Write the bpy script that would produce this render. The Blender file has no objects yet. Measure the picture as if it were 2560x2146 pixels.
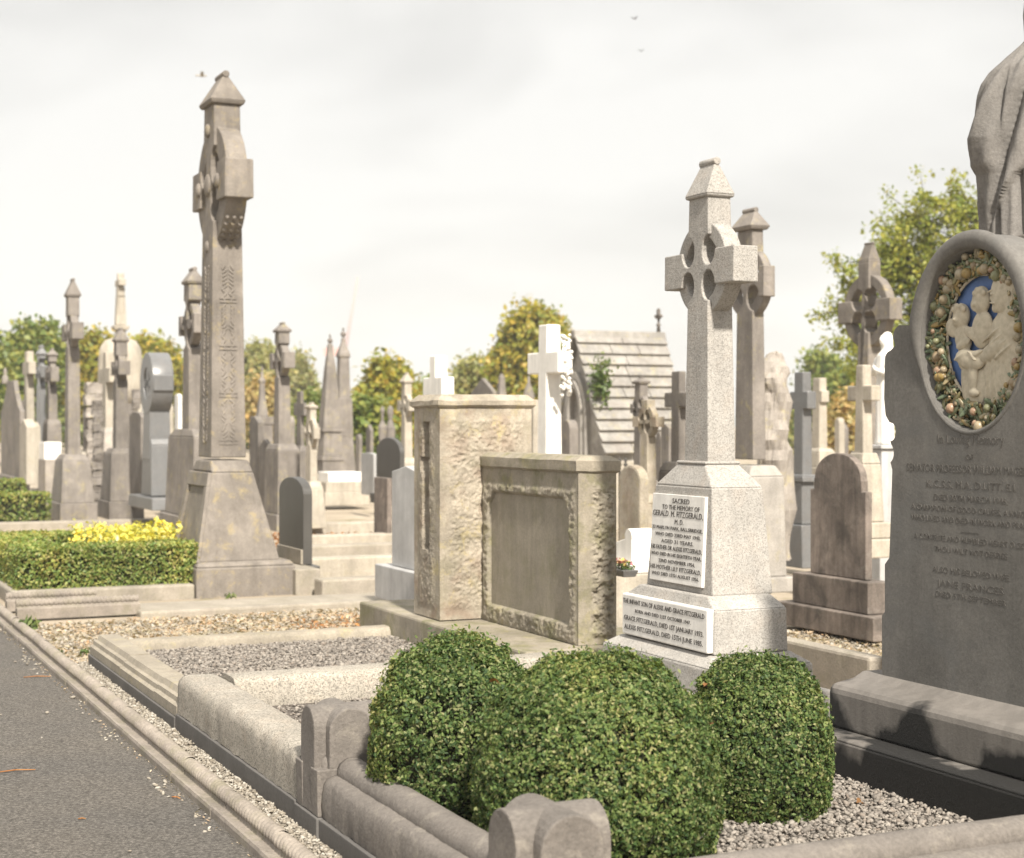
import bpy, bmesh, math, random
import numpy as np
from mathutils import Vector, Matrix, noise
random.seed(7); rng = np.random.default_rng(7)
R = math.radians; PI = math.pi
S = bpy.context.scene; COL = S.collection

# ------------------------------------------------------------------ survey of the place
F, CX, HY, H = 4050.0, 1280.0, 1056.0, 1.6          # focal length / horizon measured in photo pixels, eye height (m)
TH = R(-65.5)                                        # heading of the grave rows
UX, UY = math.cos(TH), math.sin(TH); VX, VY = -UY, UX
OX, OY = -.66, 6.2
def W(u, v, z=0.0): return Vector((OX+u*UX+v*VX, OY+u*UY+v*VY, z))
def uz(x, Z):
    dx, dy = (x-CX)/F*Z-OX, Z-OY
    return dx*UX+dy*UY, dx*VX+dy*VY
def hz(y, Z): return H-(y-HY)/F*Z
def ku(x, Z): return (F*UX-(x-CX)*UY)/Z
def kv(x, Z): return (F*VX-(x-CX)*VY)/Z
def wx(x, Z): return (x-CX)/F*Z

# ------------------------------------------------------------------ objects
def tag(o, label=None, cat=None, group=None, kind=None):
    if label: o['label'] = label
    if cat: o['category'] = cat
    if group: o['group'] = group
    if kind: o['kind'] = kind
    return o
def thing(name, label, cat, loc=(0, 0, 0), rot=TH, group=None):
    o = bpy.data.objects.new(name, None); COL.objects.link(o)
    o.location = loc; o.rotation_euler = (0, 0, rot); o.empty_display_size = .2
    return tag(o, label, cat, group, 'thing')
def link(name, me, mat, parent=None):
    o = bpy.data.objects.new(name, me); COL.objects.link(o)
    me.materials.clear(); me.materials.append(mat)
    if parent: o.parent = parent
    return o
class G:
    def __init__(s): s.b = bmesh.new()
    def v(s, *p): return s.b.verts.new(p)
    def f(s, vs, smooth=False):
        try:
            f = s.b.faces.new(vs); f.smooth = smooth; return f
        except ValueError: return None
    def fr(s, z0, a, z1, c):                          # frustum: (cx, cy, wx, wy) at z0 and z1
        q = [[s.v(r[0]+i*r[2]/2, r[1]+j*r[3]/2, z) for i, j in ((-1, -1), (1, -1), (1, 1), (-1, 1))] for z, r in ((z0, a), (z1, c))]
        s.f(q[0][::-1]); s.f(q[1])
        for k in range(4): s.f([q[0][k], q[0][(k+1) % 4], q[1][(k+1) % 4], q[1][k]])
        return s
    def box(s, x0, x1, y0, y1, z0, z1):
        r = ((x0+x1)/2, (y0+y1)/2, x1-x0, y1-y0); return s.fr(z0, r, z1, r)
    def prism(s, pts, y0, y1, sc=None, smooth=False):  # XZ outline, thickness along y (scaled by sc(z))
        sc = sc or (lambda z: 1.0); m = (y0+y1)/2; h = (y1-y0)/2
        A = [s.v(x, m-h*sc(z), z) for x, z in pts]; B = [s.v(x, m+h*sc(z), z) for x, z in pts]
        s.f(A); s.f(B[::-1]); n = len(pts)
        for i in range(n): s.f([A[i], B[i], B[(i+1) % n], A[(i+1) % n]], smooth)
        return s
    def yz(s, pts, x0, x1, smooth=False):              # YZ outline, run along x
        A = [s.v(x0, y, z) for y, z in pts]; B = [s.v(x1, y, z) for y, z in pts]
        s.f(A); s.f(B[::-1]); n = len(pts)
        for i in range(n): s.f([A[i], B[i], B[(i+1) % n], A[(i+1) % n]], smooth)
        return s
    def lathe(s, prof, cx=0, cy=0, n=20, smooth=True, rot=0.0, sx=1, sy=1):
        rings = [[s.v(cx+r*sx*math.cos(rot+2*PI*k/n), cy+r*sy*math.sin(rot+2*PI*k/n), z) for k in range(n)] for r, z in prof]
        for a, b in zip(rings, rings[1:]):
            for k in range(n): s.f([a[k], a[(k+1) % n], b[(k+1) % n], b[k]], smooth)
        s.f(rings[0][::-1]); s.f(rings[-1]); return s
    def tube(s, p, q, r0, r1=None, n=10, smooth=True):
        p, q = Vector(p), Vector(q); r1 = r0 if r1 is None else r1; d = (q-p).normalized()
        a = d.orthogonal().normalized(); b = d.cross(a)
        A, B = [[s.v(*(c+(a*math.cos(2*PI*k/n)+b*math.sin(2*PI*k/n))*r)) for k in range(n)] for c, r in ((p, r0), (q, r1))]
        for k in range(n): s.f([A[k], A[(k+1) % n], B[(k+1) % n], B[k]], smooth)
        s.f(A[::-1]); s.f(B); return s
    def ell(s, c, r, n=12, m=8, M=None):
        M = M or Matrix.Identity(3); P = []
        for i in range(m+1):
            t = PI*i/m
            P.append([s.v(*(Vector(c)+M@Vector((r[0]*math.sin(t)*math.cos(2*PI*k/n), r[1]*math.sin(t)*math.sin(2*PI*k/n), r[2]*math.cos(t))))) for k in range(n)] if 0 < i < m else [s.v(*(Vector(c)+M@Vector((0, 0, r[2]*math.cos(t)))))])
        for i in range(m):
            a, b = P[i], P[i+1]
            for k in range(n):
                k2 = (k+1) % n
                if len(a) == 1: s.f([a[0], b[k2], b[k]][::-1], True)
                elif len(b) == 1: s.f([a[k], a[k2], b[0]][::-1], True)
                else: s.f([a[k], a[k2], b[k2], b[k]][::-1], True)
        return s
    def ring(s, zc, Ri, Ro, t, cx=0, cy=0, n=48, a0=0.0, a1=2*PI):
        full = abs(a1-a0-2*PI) < 1e-6; m = n if full else n+1; q = []
        for k in range(m):
            a = a0+(a1-a0)*k/n; c, d = math.cos(a), math.sin(a)
            q.append([s.v(cx+r*c, cy+y, zc+r*d) for r, y in ((Ri, -t/2), (Ro, -t/2), (Ro, t/2), (Ri, t/2))])
        for k in range(n):
            A, B = q[k], q[(k+1) % m]
            for i in range(4): s.f([A[i], A[(i+1) % 4], B[(i+1) % 4], B[i]], i in (1, 3))
        if not full: s.f(q[0]); s.f(q[-1][::-1])
        return s
    def grid(s, o, ex, ez, nrm, nx, nz, fn, smooth=True):  # relief: fn(a,b) in 0..1 -> depth along nrm
        o, ex, ez, nrm = Vector(o), Vector(ex), Vector(ez), Vector(nrm)
        P = [[s.v(*(o+ex*(i/nx)+ez*(j/nz)+nrm*fn(i/nx, j/nz))) for i in range(nx+1)] for j in range(nz+1)]
        for j in range(nz):
            for i in range(nx): s.f([P[j][i], P[j][i+1], P[j+1][i+1], P[j+1][i]], smooth)
        return s
    def obj(s, name, mat, parent=None, bev=0.0, seg=2, norm=True):
        if norm: bmesh.ops.recalc_face_normals(s.b, faces=s.b.faces)
        me = bpy.data.meshes.new(name); s.b.to_mesh(me); s.b.free()
        o = link(name, me, mat, parent)
        if bev:
            m = o.modifiers.new('Bevel', 'BEVEL'); m.width = bev; m.segments = seg; m.limit_method = 'ANGLE'; m.angle_limit = R(38)
        return o
def arc(cx, cz, r, a0, a1, n, rz=None): return [(cx+r*math.cos(R(a0+(a1-a0)*k/n)), cz+(rz or r)*math.sin(R(a0+(a1-a0)*k/n))) for k in range(n+1)]
def nz(x, y, z, sc, o=3): return noise.fractal(Vector((x*sc, y*sc, z*sc)), 1.0, 2.0, o)

# ------------------------------------------------------------------ materials
class N:
    def __init__(s, name):
        s.m = bpy.data.materials.new(name); s.m.use_nodes = True; s.t = s.m.node_tree; s.t.nodes.clear()
        s.out = s.new('ShaderNodeOutputMaterial'); s.p = s.new('ShaderNodeBsdfPrincipled'); s.l(s.p.outputs[0], s.out.inputs[0])
        s.pos = s.new('ShaderNodeNewGeometry')
    def new(s, t): return s.t.nodes.new(t)
    def l(s, a, b): s.t.links.new(a, b)
    def noise(s, sc, det=4, rough=.55, vec=None, dist=0):
        n = s.new('ShaderNodeTexNoise'); n.inputs['Scale'].default_value = sc; n.inputs['Detail'].default_value = det
        n.inputs['Roughness'].default_value = rough; n.inputs['Distortion'].default_value = dist
        s.l(vec or s.pos.outputs['Position'], n.inputs['Vector']); return n.outputs[0]
    def vor(s, sc, vec=None, feat='F1'):
        n = s.new('ShaderNodeTexVoronoi'); n.inputs['Scale'].default_value = sc; n.feature = feat
        s.l(vec or s.pos.outputs['Position'], n.inputs['Vector']); return n
    def scale(s, v):
        n = s.new('ShaderNodeMapping'); n.inputs['Scale'].default_value = v; s.l(s.pos.outputs['Position'], n.inputs[0]); return n.outputs[0]
    def ramp(s, f, st, interp='LINEAR'):
        n = s.new('ShaderNodeValToRGB'); n.color_ramp.interpolation = interp; e = n.color_ramp.elements
        while len(e) < len(st): e.new(.5)
        for el, (p, c) in zip(e, st):
            el.position = p; el.color = (c, c, c, 1) if isinstance(c, (int, float)) else (*c, 1)
        s.l(f, n.inputs[0]); return n.outputs[0]
    def mix(s, f, a, b, mode='MIX'):
        n = s.new('ShaderNodeMix'); n.data_type = 'RGBA'; n.blend_type = mode
        for k, x in ((0, f), (6, a), (7, b)):
            if hasattr(x, 'links') or hasattr(x, 'is_linked'): s.l(x, n.inputs[k])
            elif isinstance(x, (int, float)) and k == 0: n.inputs[0].default_value = x
            else: n.inputs[k].default_value = (x, x, x, 1) if isinstance(x, (int, float)) else (*x, 1)
        return n.outputs[2]
    def math(s, op, a, b=0.0):
        n = s.new('ShaderNodeMath'); n.operation = op
        for k, x in ((0, a), (1, b)):
            if isinstance(x, (int, float)): n.inputs[k].default_value = x
            else: s.l(x, n.inputs[k])
        return n.outputs[0]
    def bump(s, h, d=.01, st=1.0, prev=None):
        n = s.new('ShaderNodeBump'); n.inputs['Distance'].default_value = d; n.inputs['Strength'].default_value = st
        s.l(h, n.inputs['Height']); s.l(n.outputs[0], s.p.inputs['Normal'])
        if prev: s.l(prev, n.inputs['Normal'])
        return n.outputs[0]
    def done(s, col, rough=.85, spec=.3):
        if hasattr(col, 'links'): s.l(col, s.p.inputs['Base Color'])
        else: s.p.inputs['Base Color'].default_value = (*col, 1)
        s.p.inputs['Roughness'].default_value = rough; s.p.inputs['Specular IOR Level'].default_value = spec; return s.m
def sc3(c, k): return tuple(min(1, x*k) for x in c)
def stone(name, c, var=.3, streak=.35, speck=0, lichen=0.0, lc=(.42, .36, .14), grain=.35, moss=0.0, bump=.6, rough=.85, spec=.25, dirt=.0, dc=(.05, .045, .04)):
    n = N(name)
    col = n.mix(n.ramp(n.noise(2.2, 5), [(.3, 0), (.72, 1)]), sc3(c, 1-var), sc3(c, 1+var*.6))
    col = n.mix(grain, col, n.mix(1.0, col, n.ramp(n.noise(70, 5, .7), [(.25, .4), (.75, 1.5)]), 'MULTIPLY'))
    col = n.mix(min(1, var*1.6), col, n.mix(1.0, col, n.ramp(n.noise(8, 6, .7, None, .5), [(.3, .6), (.7, 1.3)]), 'MULTIPLY'))
    if streak:
        st = n.noise(1, 4, .6, n.scale((11, 11, 1.1)), 1.0)
        col = n.mix(streak*.7, col, n.mix(1.0, col, n.ramp(st, [(.3, .4), (.62, 1.18)]), 'MULTIPLY'))
    h = n.noise(90, 4, .7)
    if speck:
        v = n.vor(185); sp = n.new('ShaderNodeSeparateColor'); n.l(v.outputs['Color'], sp.inputs[0])
        k = n.ramp(sp.outputs[0], [(0, .18), (.17, .5), (.3, .95), (.62, 1.05), (.85, 1.3), (1, 1.5)], 'CONSTANT')
        col = n.mix(speck, col, n.mix(1.0, col, k, 'MULTIPLY'))
        pk = n.ramp(n.noise(9, 3), [(.5, 0), (.75, 1)]); col = n.mix(n.math('MULTIPLY', pk, .25), col, n.mix(1.0, col, (1.12, .96, .84), 'MULTIPLY'))
    if dirt: col = n.mix(n.math('MULTIPLY', n.ramp(n.noise(3.4, 6, .65, None, .6), [(.5, 0), (.66, 1)]), dirt), col, dc)
    if moss: col = n.mix(n.math('MULTIPLY', n.ramp(n.noise(5, 6, .7), [(.48, 0), (.64, 1)]), moss), col, (.13, .13, .045))
    if lichen: col = n.mix(n.math('MULTIPLY', n.ramp(n.noise(7, 6, .75, None, .4), [(.55, 0), (.66, 1)]), lichen), col, lc)
    b = n.bump(n.noise(11, 4), .02, .35*bump); n.bump(h, .004, bump, b)
    return n.done(col, rough, spec)
GRAN = stone('silver_granite', (.365, .345, .318), .12, .2, .33, grain=.2, bump=.9)
DARK = stone('weathered_limestone', (.222, .198, .176), .26, .45, lichen=.3, dirt=.3, dc=(.12, .105, .092), bump=.5)
DARK2 = stone('sooty_limestone', (.19, .17, .152), .25, .5, lichen=.15)
CELT = stone('lichened_limestone', (.215, .19, .165), .26, .4, lichen=.4, dirt=.35, dc=(.12, .105, .09), lc=(.38, .3, .13), bump=.7)
SLATE = stone('polished_slate', (.07, .066, .06), .12, .2, grain=.12, bump=.08, rough=.42, spec=.5)
GREYPOL = stone('grey_polished_granite', (.155, .155, .155), .12, .12, .25, grain=.1, bump=.1, rough=.35, spec=.5)
MARB = stone('white_marble', (.76, .735, .69), .1, .3, dirt=.2, dc=(.5, .48, .44), grain=.12, bump=.15, rough=.6)
GREYMARB = stone('grey_marble', (.42, .415, .41), .18, .35, grain=.15, bump=.25, rough=.6)
PALE = stone('pale_limestone', (.39, .35, .29), .2, .4, lichen=.2, lc=(.33, .29, .16))
ROUGH = stone('rough_sandstone', (.375, .328, .262), .32, .35, lichen=.6, lc=(.40, .33, .16), dirt=.6, dc=(.21, .145, .105), moss=.2, bump=1.3)
ROUGHD = stone('rough_sandstone_mossy', (.295, .26, .205), .25, .3, lichen=.35, lc=(.32, .28, .12), moss=.55, bump=.9)
INSC = stone('smooth_worn_panel', (.275, .243, .192), .12, .35, moss=.25, grain=.3, bump=.4)
BROWN = stone('stained_brown_stone', (.21, .175, .15), .4, .9, lichen=.2, lc=(.34, .31, .27), dirt=.6, bump=.5)
HSTONE = stone('headstone_limestone', (.146, .138, .127), .2, .3, grain=.35, bump=.3, dirt=.45, dc=(.125, .124, .12), lichen=.12, lc=(.23, .21, .18))
HSBASE = stone('headstone_base', (.17, .165, .145), .18, .35, grain=.35, bump=.5)
FINIAL = stone('brown_limestone', (.165, .147, .131), .18, .15, grain=.5, bump=.9, lichen=.4, lc=(.3, .27, .225))
KERBG = stone('kerb_granite', (.33, .30, .255), .15, .1, .55, grain=.4, lichen=.15, lc=(.3, .27, .2), dirt=.2, dc=(.2, .17, .14))
KERBA = stone('moulded_kerb', (.30, .265, .212), .2, .2, grain=.45, lichen=.25, dirt=.3, dc=(.18, .15, .12))
PLINTH = stone('blue_grey_plinth', (.12, .113, .106), .15, .15, grain=.3, bump=.3)
CONC = stone('concrete', (.315, .28, .232), .2, .2, grain=.4, dirt=.3, dc=(.27, .23, .19), moss=.15)
TILE = stone('edging_tile_clay', (.27, .235, .2), .2, .1, grain=.5, dirt=.45, dc=(.12, .105, .09), moss=.25, bump=.8)
STAT = stone('statue_stone', (.19, .178, .165), .2, .3, grain=.4, bump=.8)
ROOFST = stone('roof_slab_stone', (.285, .268, .245), .25, .4, lichen=.3, dirt=.4, dc=(.2, .17, .15))
GABLE = stone('sooty_gable_stone', (.38, .35, .315), .3, .5, lichen=.3, lc=(.2, .19, .1), dirt=.35)
MIDST = stone('grey_limestone', (.34, .315, .285), .2, .3, lichen=.15)
PLAQ = stone('plaque_marble', (.70, .675, .635), .1, .3, grain=.15, bump=.2, rough=.6, dirt=.25, dc=(.5, .47, .42))
ROCK = stone('rough_rock', (.33, .295, .26), .3, .3, lichen=.35, bump=1.2)
def wet():                                            # limestone with tide-marks of black wet algae growing up from below
    n = N('algae_stained_stone'); c = (.165, .15, .135)
    col = n.mix(n.ramp(n.noise(2.2, 5), [(.3, 0), (.72, 1)]), sc3(c, .85), sc3(c, 1.15))
    st = n.noise(1, 4, .6, n.scale((14, 14, .7)))
    col = n.mix(.3, col, n.mix(1.0, col, n.ramp(st, [(.38, .5), (.6, 1.15)]), 'MULTIPLY'))
    x = n.new('ShaderNodeSeparateXYZ'); n.l(n.pos.outputs['Position'], x.inputs[0])
    w = n.noise(1, 3, .45, n.scale((1.6, 1.6, .6)))
    t = n.math('ADD', n.math('MULTIPLY', w, 1.5), n.math('MULTIPLY', n.noise(13, 3, .5), .16))
    h = n.math('SUBTRACT', n.math('SUBTRACT', t, .43), x.outputs[2])     # black while noise height exceeds z
    col = n.mix(n.ramp(h, [(.0, 0), (.06, .97)]), col, (.013, .0125, .012))
    n.bump(n.noise(60, 4, .7), .004, .5); return n.done(col, .75, .3)
HSWET = wet()
def flat(name, c, rough=.7, spec=.3, grain=.2):
    n = N(name); return n.done(n.mix(grain, c, n.mix(1.0, c, n.ramp(n.noise(40, 4), [(.3, .5), (.7, 1.4)]), 'MULTIPLY')), rough, spec)
LEAD = flat('lead_letters', (.085, .078, .072)); ENGR = flat('engraved_letters', (.1, .092, .083), .9)
PAINT_BLUE = flat('glazed_blue', (.10, .17, .36), .6, .3); CREAM = flat('glazed_cream', (.45, .40, .31), .75, .2, .35)
IRON = flat('dark_iron', (.06, .055, .05)); PINKW = flat('hazed_red_paint', (.55, .3, .26))  # crane red is paled, distance haze put into the colour
def leafmat(name, cols, rough=.45, trans=.3, spec=.4):
    n = N(name); r = n.ramp(n.pos.outputs['Random Per Island'], [(i/(len(cols)-1), c) for i, c in enumerate(cols)])
    cl = n.noise(2.6, 5); col = n.mix(1.0, r, n.ramp(cl, [(.3, (.66, .72, .7)), (.5, 1.0), (.7, (1.4, 1.22, 1.1))]), 'MULTIPLY')
    n.done(col, rough, spec)
    tr = n.new('ShaderNodeBsdfTranslucent'); n.l(n.mix(1.0, col, (1.3, 1.25, .6), 'MULTIPLY'), tr.inputs[0])
    m = n.new('ShaderNodeMixShader'); m.inputs[0].default_value = trans
    n.l(n.p.outputs[0], m.inputs[1]); n.l(tr.outputs[0], m.inputs[2]); n.l(m.outputs[0], n.out.inputs[0]); return n.m
BOX = leafmat('box_leaves', [(.03, .06, .022), (.058, .102, .031), (.092, .145, .043), (.14, .195, .057), (.2, .24, .085), (.31, .3, .15)], .55, .3, .2)
HEDGE = leafmat('hedge_leaves', [(.09, .155, .04), (.16, .235, .055), (.25, .3, .075), (.36, .37, .11), (.25, .22, .09)], .5, .3)
GOLD = leafmat('golden_leaves', [(.42, .4, .06), (.62, .58, .1), (.75, .7, .16), (.78, .74, .34)], .5, .35)
TREEG = leafmat('green_leaves', [(.09, .145, .035), (.15, .2, .04), (.21, .245, .05), (.28, .28, .07)], .5, .35)
TREEY = leafmat('yellowing_leaves', [(.15, .19, .03), (.25, .26, .035), (.35, .31, .045), (.4, .29, .05)], .5, .35)
TREEO = leafmat('olive_leaves', [(.17, .2, .07), (.25, .26, .08), (.32, .3, .11), (.36, .33, .17)], .5, .35)
TREEA = leafmat('autumn_leaves', [(.34, .25, .1), (.45, .33, .14), (.42, .35, .16), (.27, .25, .09)], .5, .35)
WEED = leafmat('weed_leaves', [(.06, .10, .03), (.10, .15, .045), (.16, .19, .06)], .5, .3)
DEAD = leafmat('dead_leaves', [(.2, .085, .03), (.3, .13, .04), (.36, .19, .07), (.16, .07, .03)], .7, .2)
BARK = flat('bark', (.06, .05, .04), .9, .2, .5); SHADE_CORE = flat('shade_core', (.022, .024, .013), .9, .1, .5)  # solid core inside foliage; the inner shade is put into its dark colour
def pebble(name, cols):
    n = N(name); col = n.mix(.22, n.ramp(n.pos.outputs['Random Per Island'], [(i/(len(cols)-1), c) for i, c in enumerate(cols)]), n.ramp(n.noise(60, 3), [(.3, (.1, .09, .08)), (.7, (.5, .46, .4))]))
    return n.done(col, .85, .25)
PEB = pebble('grey_chippings', [(.08, .07, .062), (.14, .122, .106), (.2, .175, .155), (.3, .27, .235), (.17, .135, .11)])
PEBW = pebble('pale_chippings', [(.10, .088, .07), (.2, .168, .13), (.28, .25, .2), (.42, .39, .34), (.17, .14, .1)])
def ground_mat(name, cols, sc, bump=.01, patch=None, rough=.95):
    n = N(name); col = n.mix(.55, n.ramp(n.noise(sc, 5, .7), [(.2+.6*i/(len(cols)-1), c) for i, c in enumerate(cols)]), n.ramp(n.noise(.9, 5, .6), [(.3, cols[0]), (.7, cols[-1])]))
    if patch: col = n.mix(n.ramp(n.noise(*patch[0]), [(patch[1], 0), (patch[1]+.12, 1)]), col, patch[2])
    n.bump(n.noise(sc*.7, 5, .7), bump, .9); return n.done(col, rough, .15)
GROUND = ground_mat('straw_gravel_soil', [(.2, .165, .125), (.36, .3, .225), (.46, .395, .31)], 60, .012, ((1.3, 5, .65), .58, (.15, .14, .06)))
SOIL = ground_mat('dark_gravel_bed', [(.06, .052, .045), (.12, .105, .09), (.19, .165, .145)], 90, .012)
def asphalt():
    n = N('asphalt'); g = n.math('ADD', n.math('MULTIPLY', n.noise(62, 5, .9), .75), n.math('MULTIPLY', n.noise(150, 2, .8), .25))
    col = n.ramp(g, [(.38, (.027, .024, .021)), (.5, (.086, .079, .071)), (.62, (.19, .175, .158))])
    col = n.mix(n.ramp(n.noise(1.1, 5, .6), [(.35, 0), (.75, .5)]), col, n.mix(1.0, col, (1.5, 1.42, 1.3), 'MULTIPLY'))
    v = n.vor(55); k = n.ramp(v.outputs['Distance'], [(.06, 1), (.1, 0)]); sp = n.new('ShaderNodeSeparateColor'); n.l(v.outputs['Color'], sp.inputs[0])
    col = n.mix(n.math('MULTIPLY', k, n.ramp(sp.outputs[0], [(.965, 0), (.97, 1)])), col, (.3, .28, .25))
    cr = n.new('ShaderNodeTexVoronoi'); cr.feature = 'DISTANCE_TO_EDGE'; cr.inputs['Scale'].default_value = .55
    wv = n.new('ShaderNodeVectorMath'); wv.operation = 'ADD'; n.l(n.pos.outputs['Position'], wv.inputs[0]); wn = n.new('ShaderNodeTexNoise'); wn.inputs['Scale'].default_value = 5; n.l(n.pos.outputs['Position'], wn.inputs[0]); n.l(wn.outputs['Color'], wv.inputs[1]); n.l(wv.outputs[0], cr.inputs['Vector'])
    col = n.mix(n.math('MULTIPLY', n.ramp(cr.outputs['Distance'], [(.0, 1), (.006, 0)]), n.ramp(n.noise(.8, 3), [(.5, 0), (.6, .7)])), col, (.03, .028, .026))
    n.bump(g, .006, 1.0); return n.done(col, .9, .2)
ASPH = asphalt()

# ------------------------------------------------------------------ bulk meshes (leaves, stones)
def mesh_np(name, V, Fc):
    me = bpy.data.meshes.new(name); k = Fc.shape[1]; n = len(Fc)
    me.vertices.add(len(V)); me.vertices.foreach_set('co', V.astype(np.float32).ravel())
    me.loops.add(n*k); me.loops.foreach_set('vertex_index', Fc.astype(np.int32).ravel())
    me.polygons.add(n); me.polygons.foreach_set('loop_start', np.arange(0, n*k, k, dtype=np.int32))
    me.update(calc_edges=True); return me
def unit(a): return a/np.maximum(np.linalg.norm(a, axis=1, keepdims=True), 1e-9)
def leaves(name, P, Nr, size, mat, parent, wid=.55, tilt=.6):
    n = len(P); Nr = unit(Nr+rng.normal(0, tilt, (n, 3))); A = unit(np.cross(Nr, rng.normal(0, 1, (n, 3)))); B = np.cross(Nr, A)
    s = (size*rng.uniform(.6, 1.4, n))[:, None]
    V = np.stack([P-A*s*.5, P+B*s*wid*.5+Nr*s*.06, P+A*s*.55-Nr*s*.08, P-B*s*wid*.5+Nr*s*.06], 1).reshape(-1, 3)
    return link(name, mesh_np(name, V, np.arange(4*n).reshape(n, 4)), mat, parent)
ICO = None
def stones(name, P, size, mat, flatn=.65):
    global ICO
    if ICO is None:
        b = bmesh.new(); bmesh.ops.create_icosphere(b, subdivisions=1, radius=.5); b.verts.ensure_lookup_table()
        ICO = (np.array([v.co[:] for v in b.verts]), np.array([[v.index for v in f.verts] for f in b.faces])); b.free()
    V0, F0 = ICO; n = len(P); k = len(V0)
    A = unit(rng.normal(0, 1, (n, 3))*(1, 1, .35)); B = unit(np.cross(A, rng.normal(0, .35, (n, 3))+(0, 0, 1))); C = np.cross(A, B)
    s = size*rng.lognormal(0, .3, n); sa, sb, sc = s*rng.uniform(.9, 1.5, n), s*rng.uniform(.6, 1, n), s*rng.uniform(.4, .7, n)
    J = V0[None]*rng.uniform(.72, 1.2, (n, k, 1))
    V = P[:, None]+J[..., 0:1]*(A*sa[:, None])[:, None]+J[..., 1:2]*(B*sb[:, None])[:, None]+J[..., 2:3]*(C*sc[:, None])[:, None]
    Fc = (F0[None]+(np.arange(n)*k)[:, None, None]).reshape(-1, 3)
    return link(name, mesh_np(name, V.reshape(-1, 3), Fc), mat)
def uvpts(n, u0, u1, v0, v1, z, dz=.008):
    u, v = rng.uniform(u0, u1, n), rng.uniform(v0, v1, n)
    return np.stack([OX+u*UX+v*VX, OY+u*UY+v*VY, z+rng.uniform(-dz, dz, n)], 1)

# ------------------------------------------------------------------ lettering
def text_mesh(lines, mat, parent, depth=.0015, name='lettering'):   # lines: (text, x, z, size, width or None); lies in local XZ facing -y at y=0
    g = bmesh.new()
    for t, x, z, size, wid in lines:
        c = bpy.data.curves.new('t', 'FONT'); c.body = t; c.size = size; c.align_x = 'CENTER'; c.align_y = 'CENTER'; c.extrude = depth;  c.resolution_u = 2
        o = bpy.data.objects.new('t', c); COL.objects.link(o); dg = bpy.context.evaluated_depsgraph_get(); dg.update()
        me = bpy.data.meshes.new_from_object(o.evaluated_get(dg)); xs = [v.co.x for v in me.vertices]
        k = wid/(max(xs)-min(xs)) if wid and xs else 1.0
        me.transform(Matrix.Translation((x, 0, z)) @ Matrix.Rotation(PI/2, 4, 'X') @ Matrix.Diagonal((k, 1, 1, 1)))
        g.from_mesh(me); bpy.data.meshes.remove(me); bpy.data.objects.remove(o); bpy.data.curves.remove(c)
    m = bpy.data.meshes.new(name); g.to_mesh(m); g.free(); return link(name, m, mat, parent)

# ------------------------------------------------------------------ setting
def sheet(name, pts, z, mat):
    g = G(); g.f([g.v(p[0], p[1], z) for p in pts]); return tag(g.obj(name, mat), kind='structure')
sheet('ground', [(-420, -40), (420, -40), (420, 660), (-420, 660)], 0, GROUND)
sheet('path', [W(-60, -.36), W(-60, -4.2), W(14, -4.2), W(14, -.36)], .004, ASPH)
sheet('plot_bed', [W(-4.8, .08), W(-2.3, .08), W(-2.3, 2.05), W(-4.8, 2.05)], .10, SOIL)
sheet('plot_bed', [W(-2.3, .1), W(-.1, .1), W(-.1, 2.2), W(-2.3, 2.2)], .15, SOIL)
sheet('plot_bed', [W(-.1, .1), W(1.9, .1), W(1.9, 2.2), W(-.1, 2.2)], .14, SOIL)
b = G()
hp = [(-415, 2), (-230, 6), (-150, 6), (-100, 14), (-70, 16), (-42, 6), (60, 4), (140, 6), (240, 5), (415, 2)]
b.prism([(x, z*.9) for x, z in hp]+[(900, -2), (-900, -2)], 0, 60); ho = tag(b.obj('hill', flat('far_hill', (.24, .27, .28), 1, 0)), kind='structure'); ho.location = (0, 595, 0)  # hill tone greyed and paled to imitate haze over distance

chips = np.concatenate([uvpts(int(m), u-.12, u+.12, -.46, -.375, .006) for u, m in zip(rng.uniform(-7, .4, 26), rng.integers(1, 8, 26))]+[uvpts(14, -7, .5, -1.8, -.4, .006)])
def stuff(o, label): return tag(o, label, 'gravel', None, 'stuff')
stuff(stones('grey_gravel', np.concatenate([uvpts(11000, .15, 1.8, .7, 2.02, .147), uvpts(1500, .1, 1.8, .1, .7, .147)]), .0175, PEB), 'loose grey stone chippings filling the plot around the clipped bushes')
stuff(stones('grey_gravel', uvpts(15000, -4.72, -2.46, .1, 2.0, .105), .019, PEB), 'loose grey stone chippings filling the plot before the sandstone tablet')
stuff(stones('grey_gravel', uvpts(2500, -2.1, -.25, .12, 1.4, .155), .02, PEB), 'loose grey stone chippings filling the granite kerbed plot')
stuff(stones('pale_gravel', np.concatenate([uvpts(8200, -5.2, .6, -.255, -.09, .012), chips]), .0165, PEBW), 'pale stone chippings between the rope edging and the grave kerbs')
def litter(n, size, mat, *box):
    P = uvpts(n, *box); return leaves('litter', P, np.tile((0., 0., 1.), (n, 1)), np.full(n, size), mat, None, .5, .45)
o = stones('straw_gravel', np.concatenate([uvpts(5200, -7.2, -4.95, -.22, 3.2, .008), uvpts(5000, -4.5, -.5, 3.0, 5.6, .008)]), .024, PEBW); stuff(o, 'pale gravel littered with dry straw between the graves')
o = litter(7000, .038, leafmat('dry_straw', [(.27, .21, .145), (.40, .33, .235), (.45, .385, .29), (.32, .21, .125)], .8, .2), -7.2, -4.95, -.22, 3.2, .016, .01); stuff(o, 'dry pale leaves and straw on the gravel beside the hedge'); o['category'] = 'leaf litter'; o.name = 'leaf_litter'
o = litter(5600, .042, bpy.data.materials['dry_straw'], -4.4, -.4, 3.0, 5.5, .018, .012); stuff(o, 'dry pale leaves and straw behind the silver granite cross'); o['category'] = 'leaf litter'; o.name = 'leaf_litter'
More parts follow.
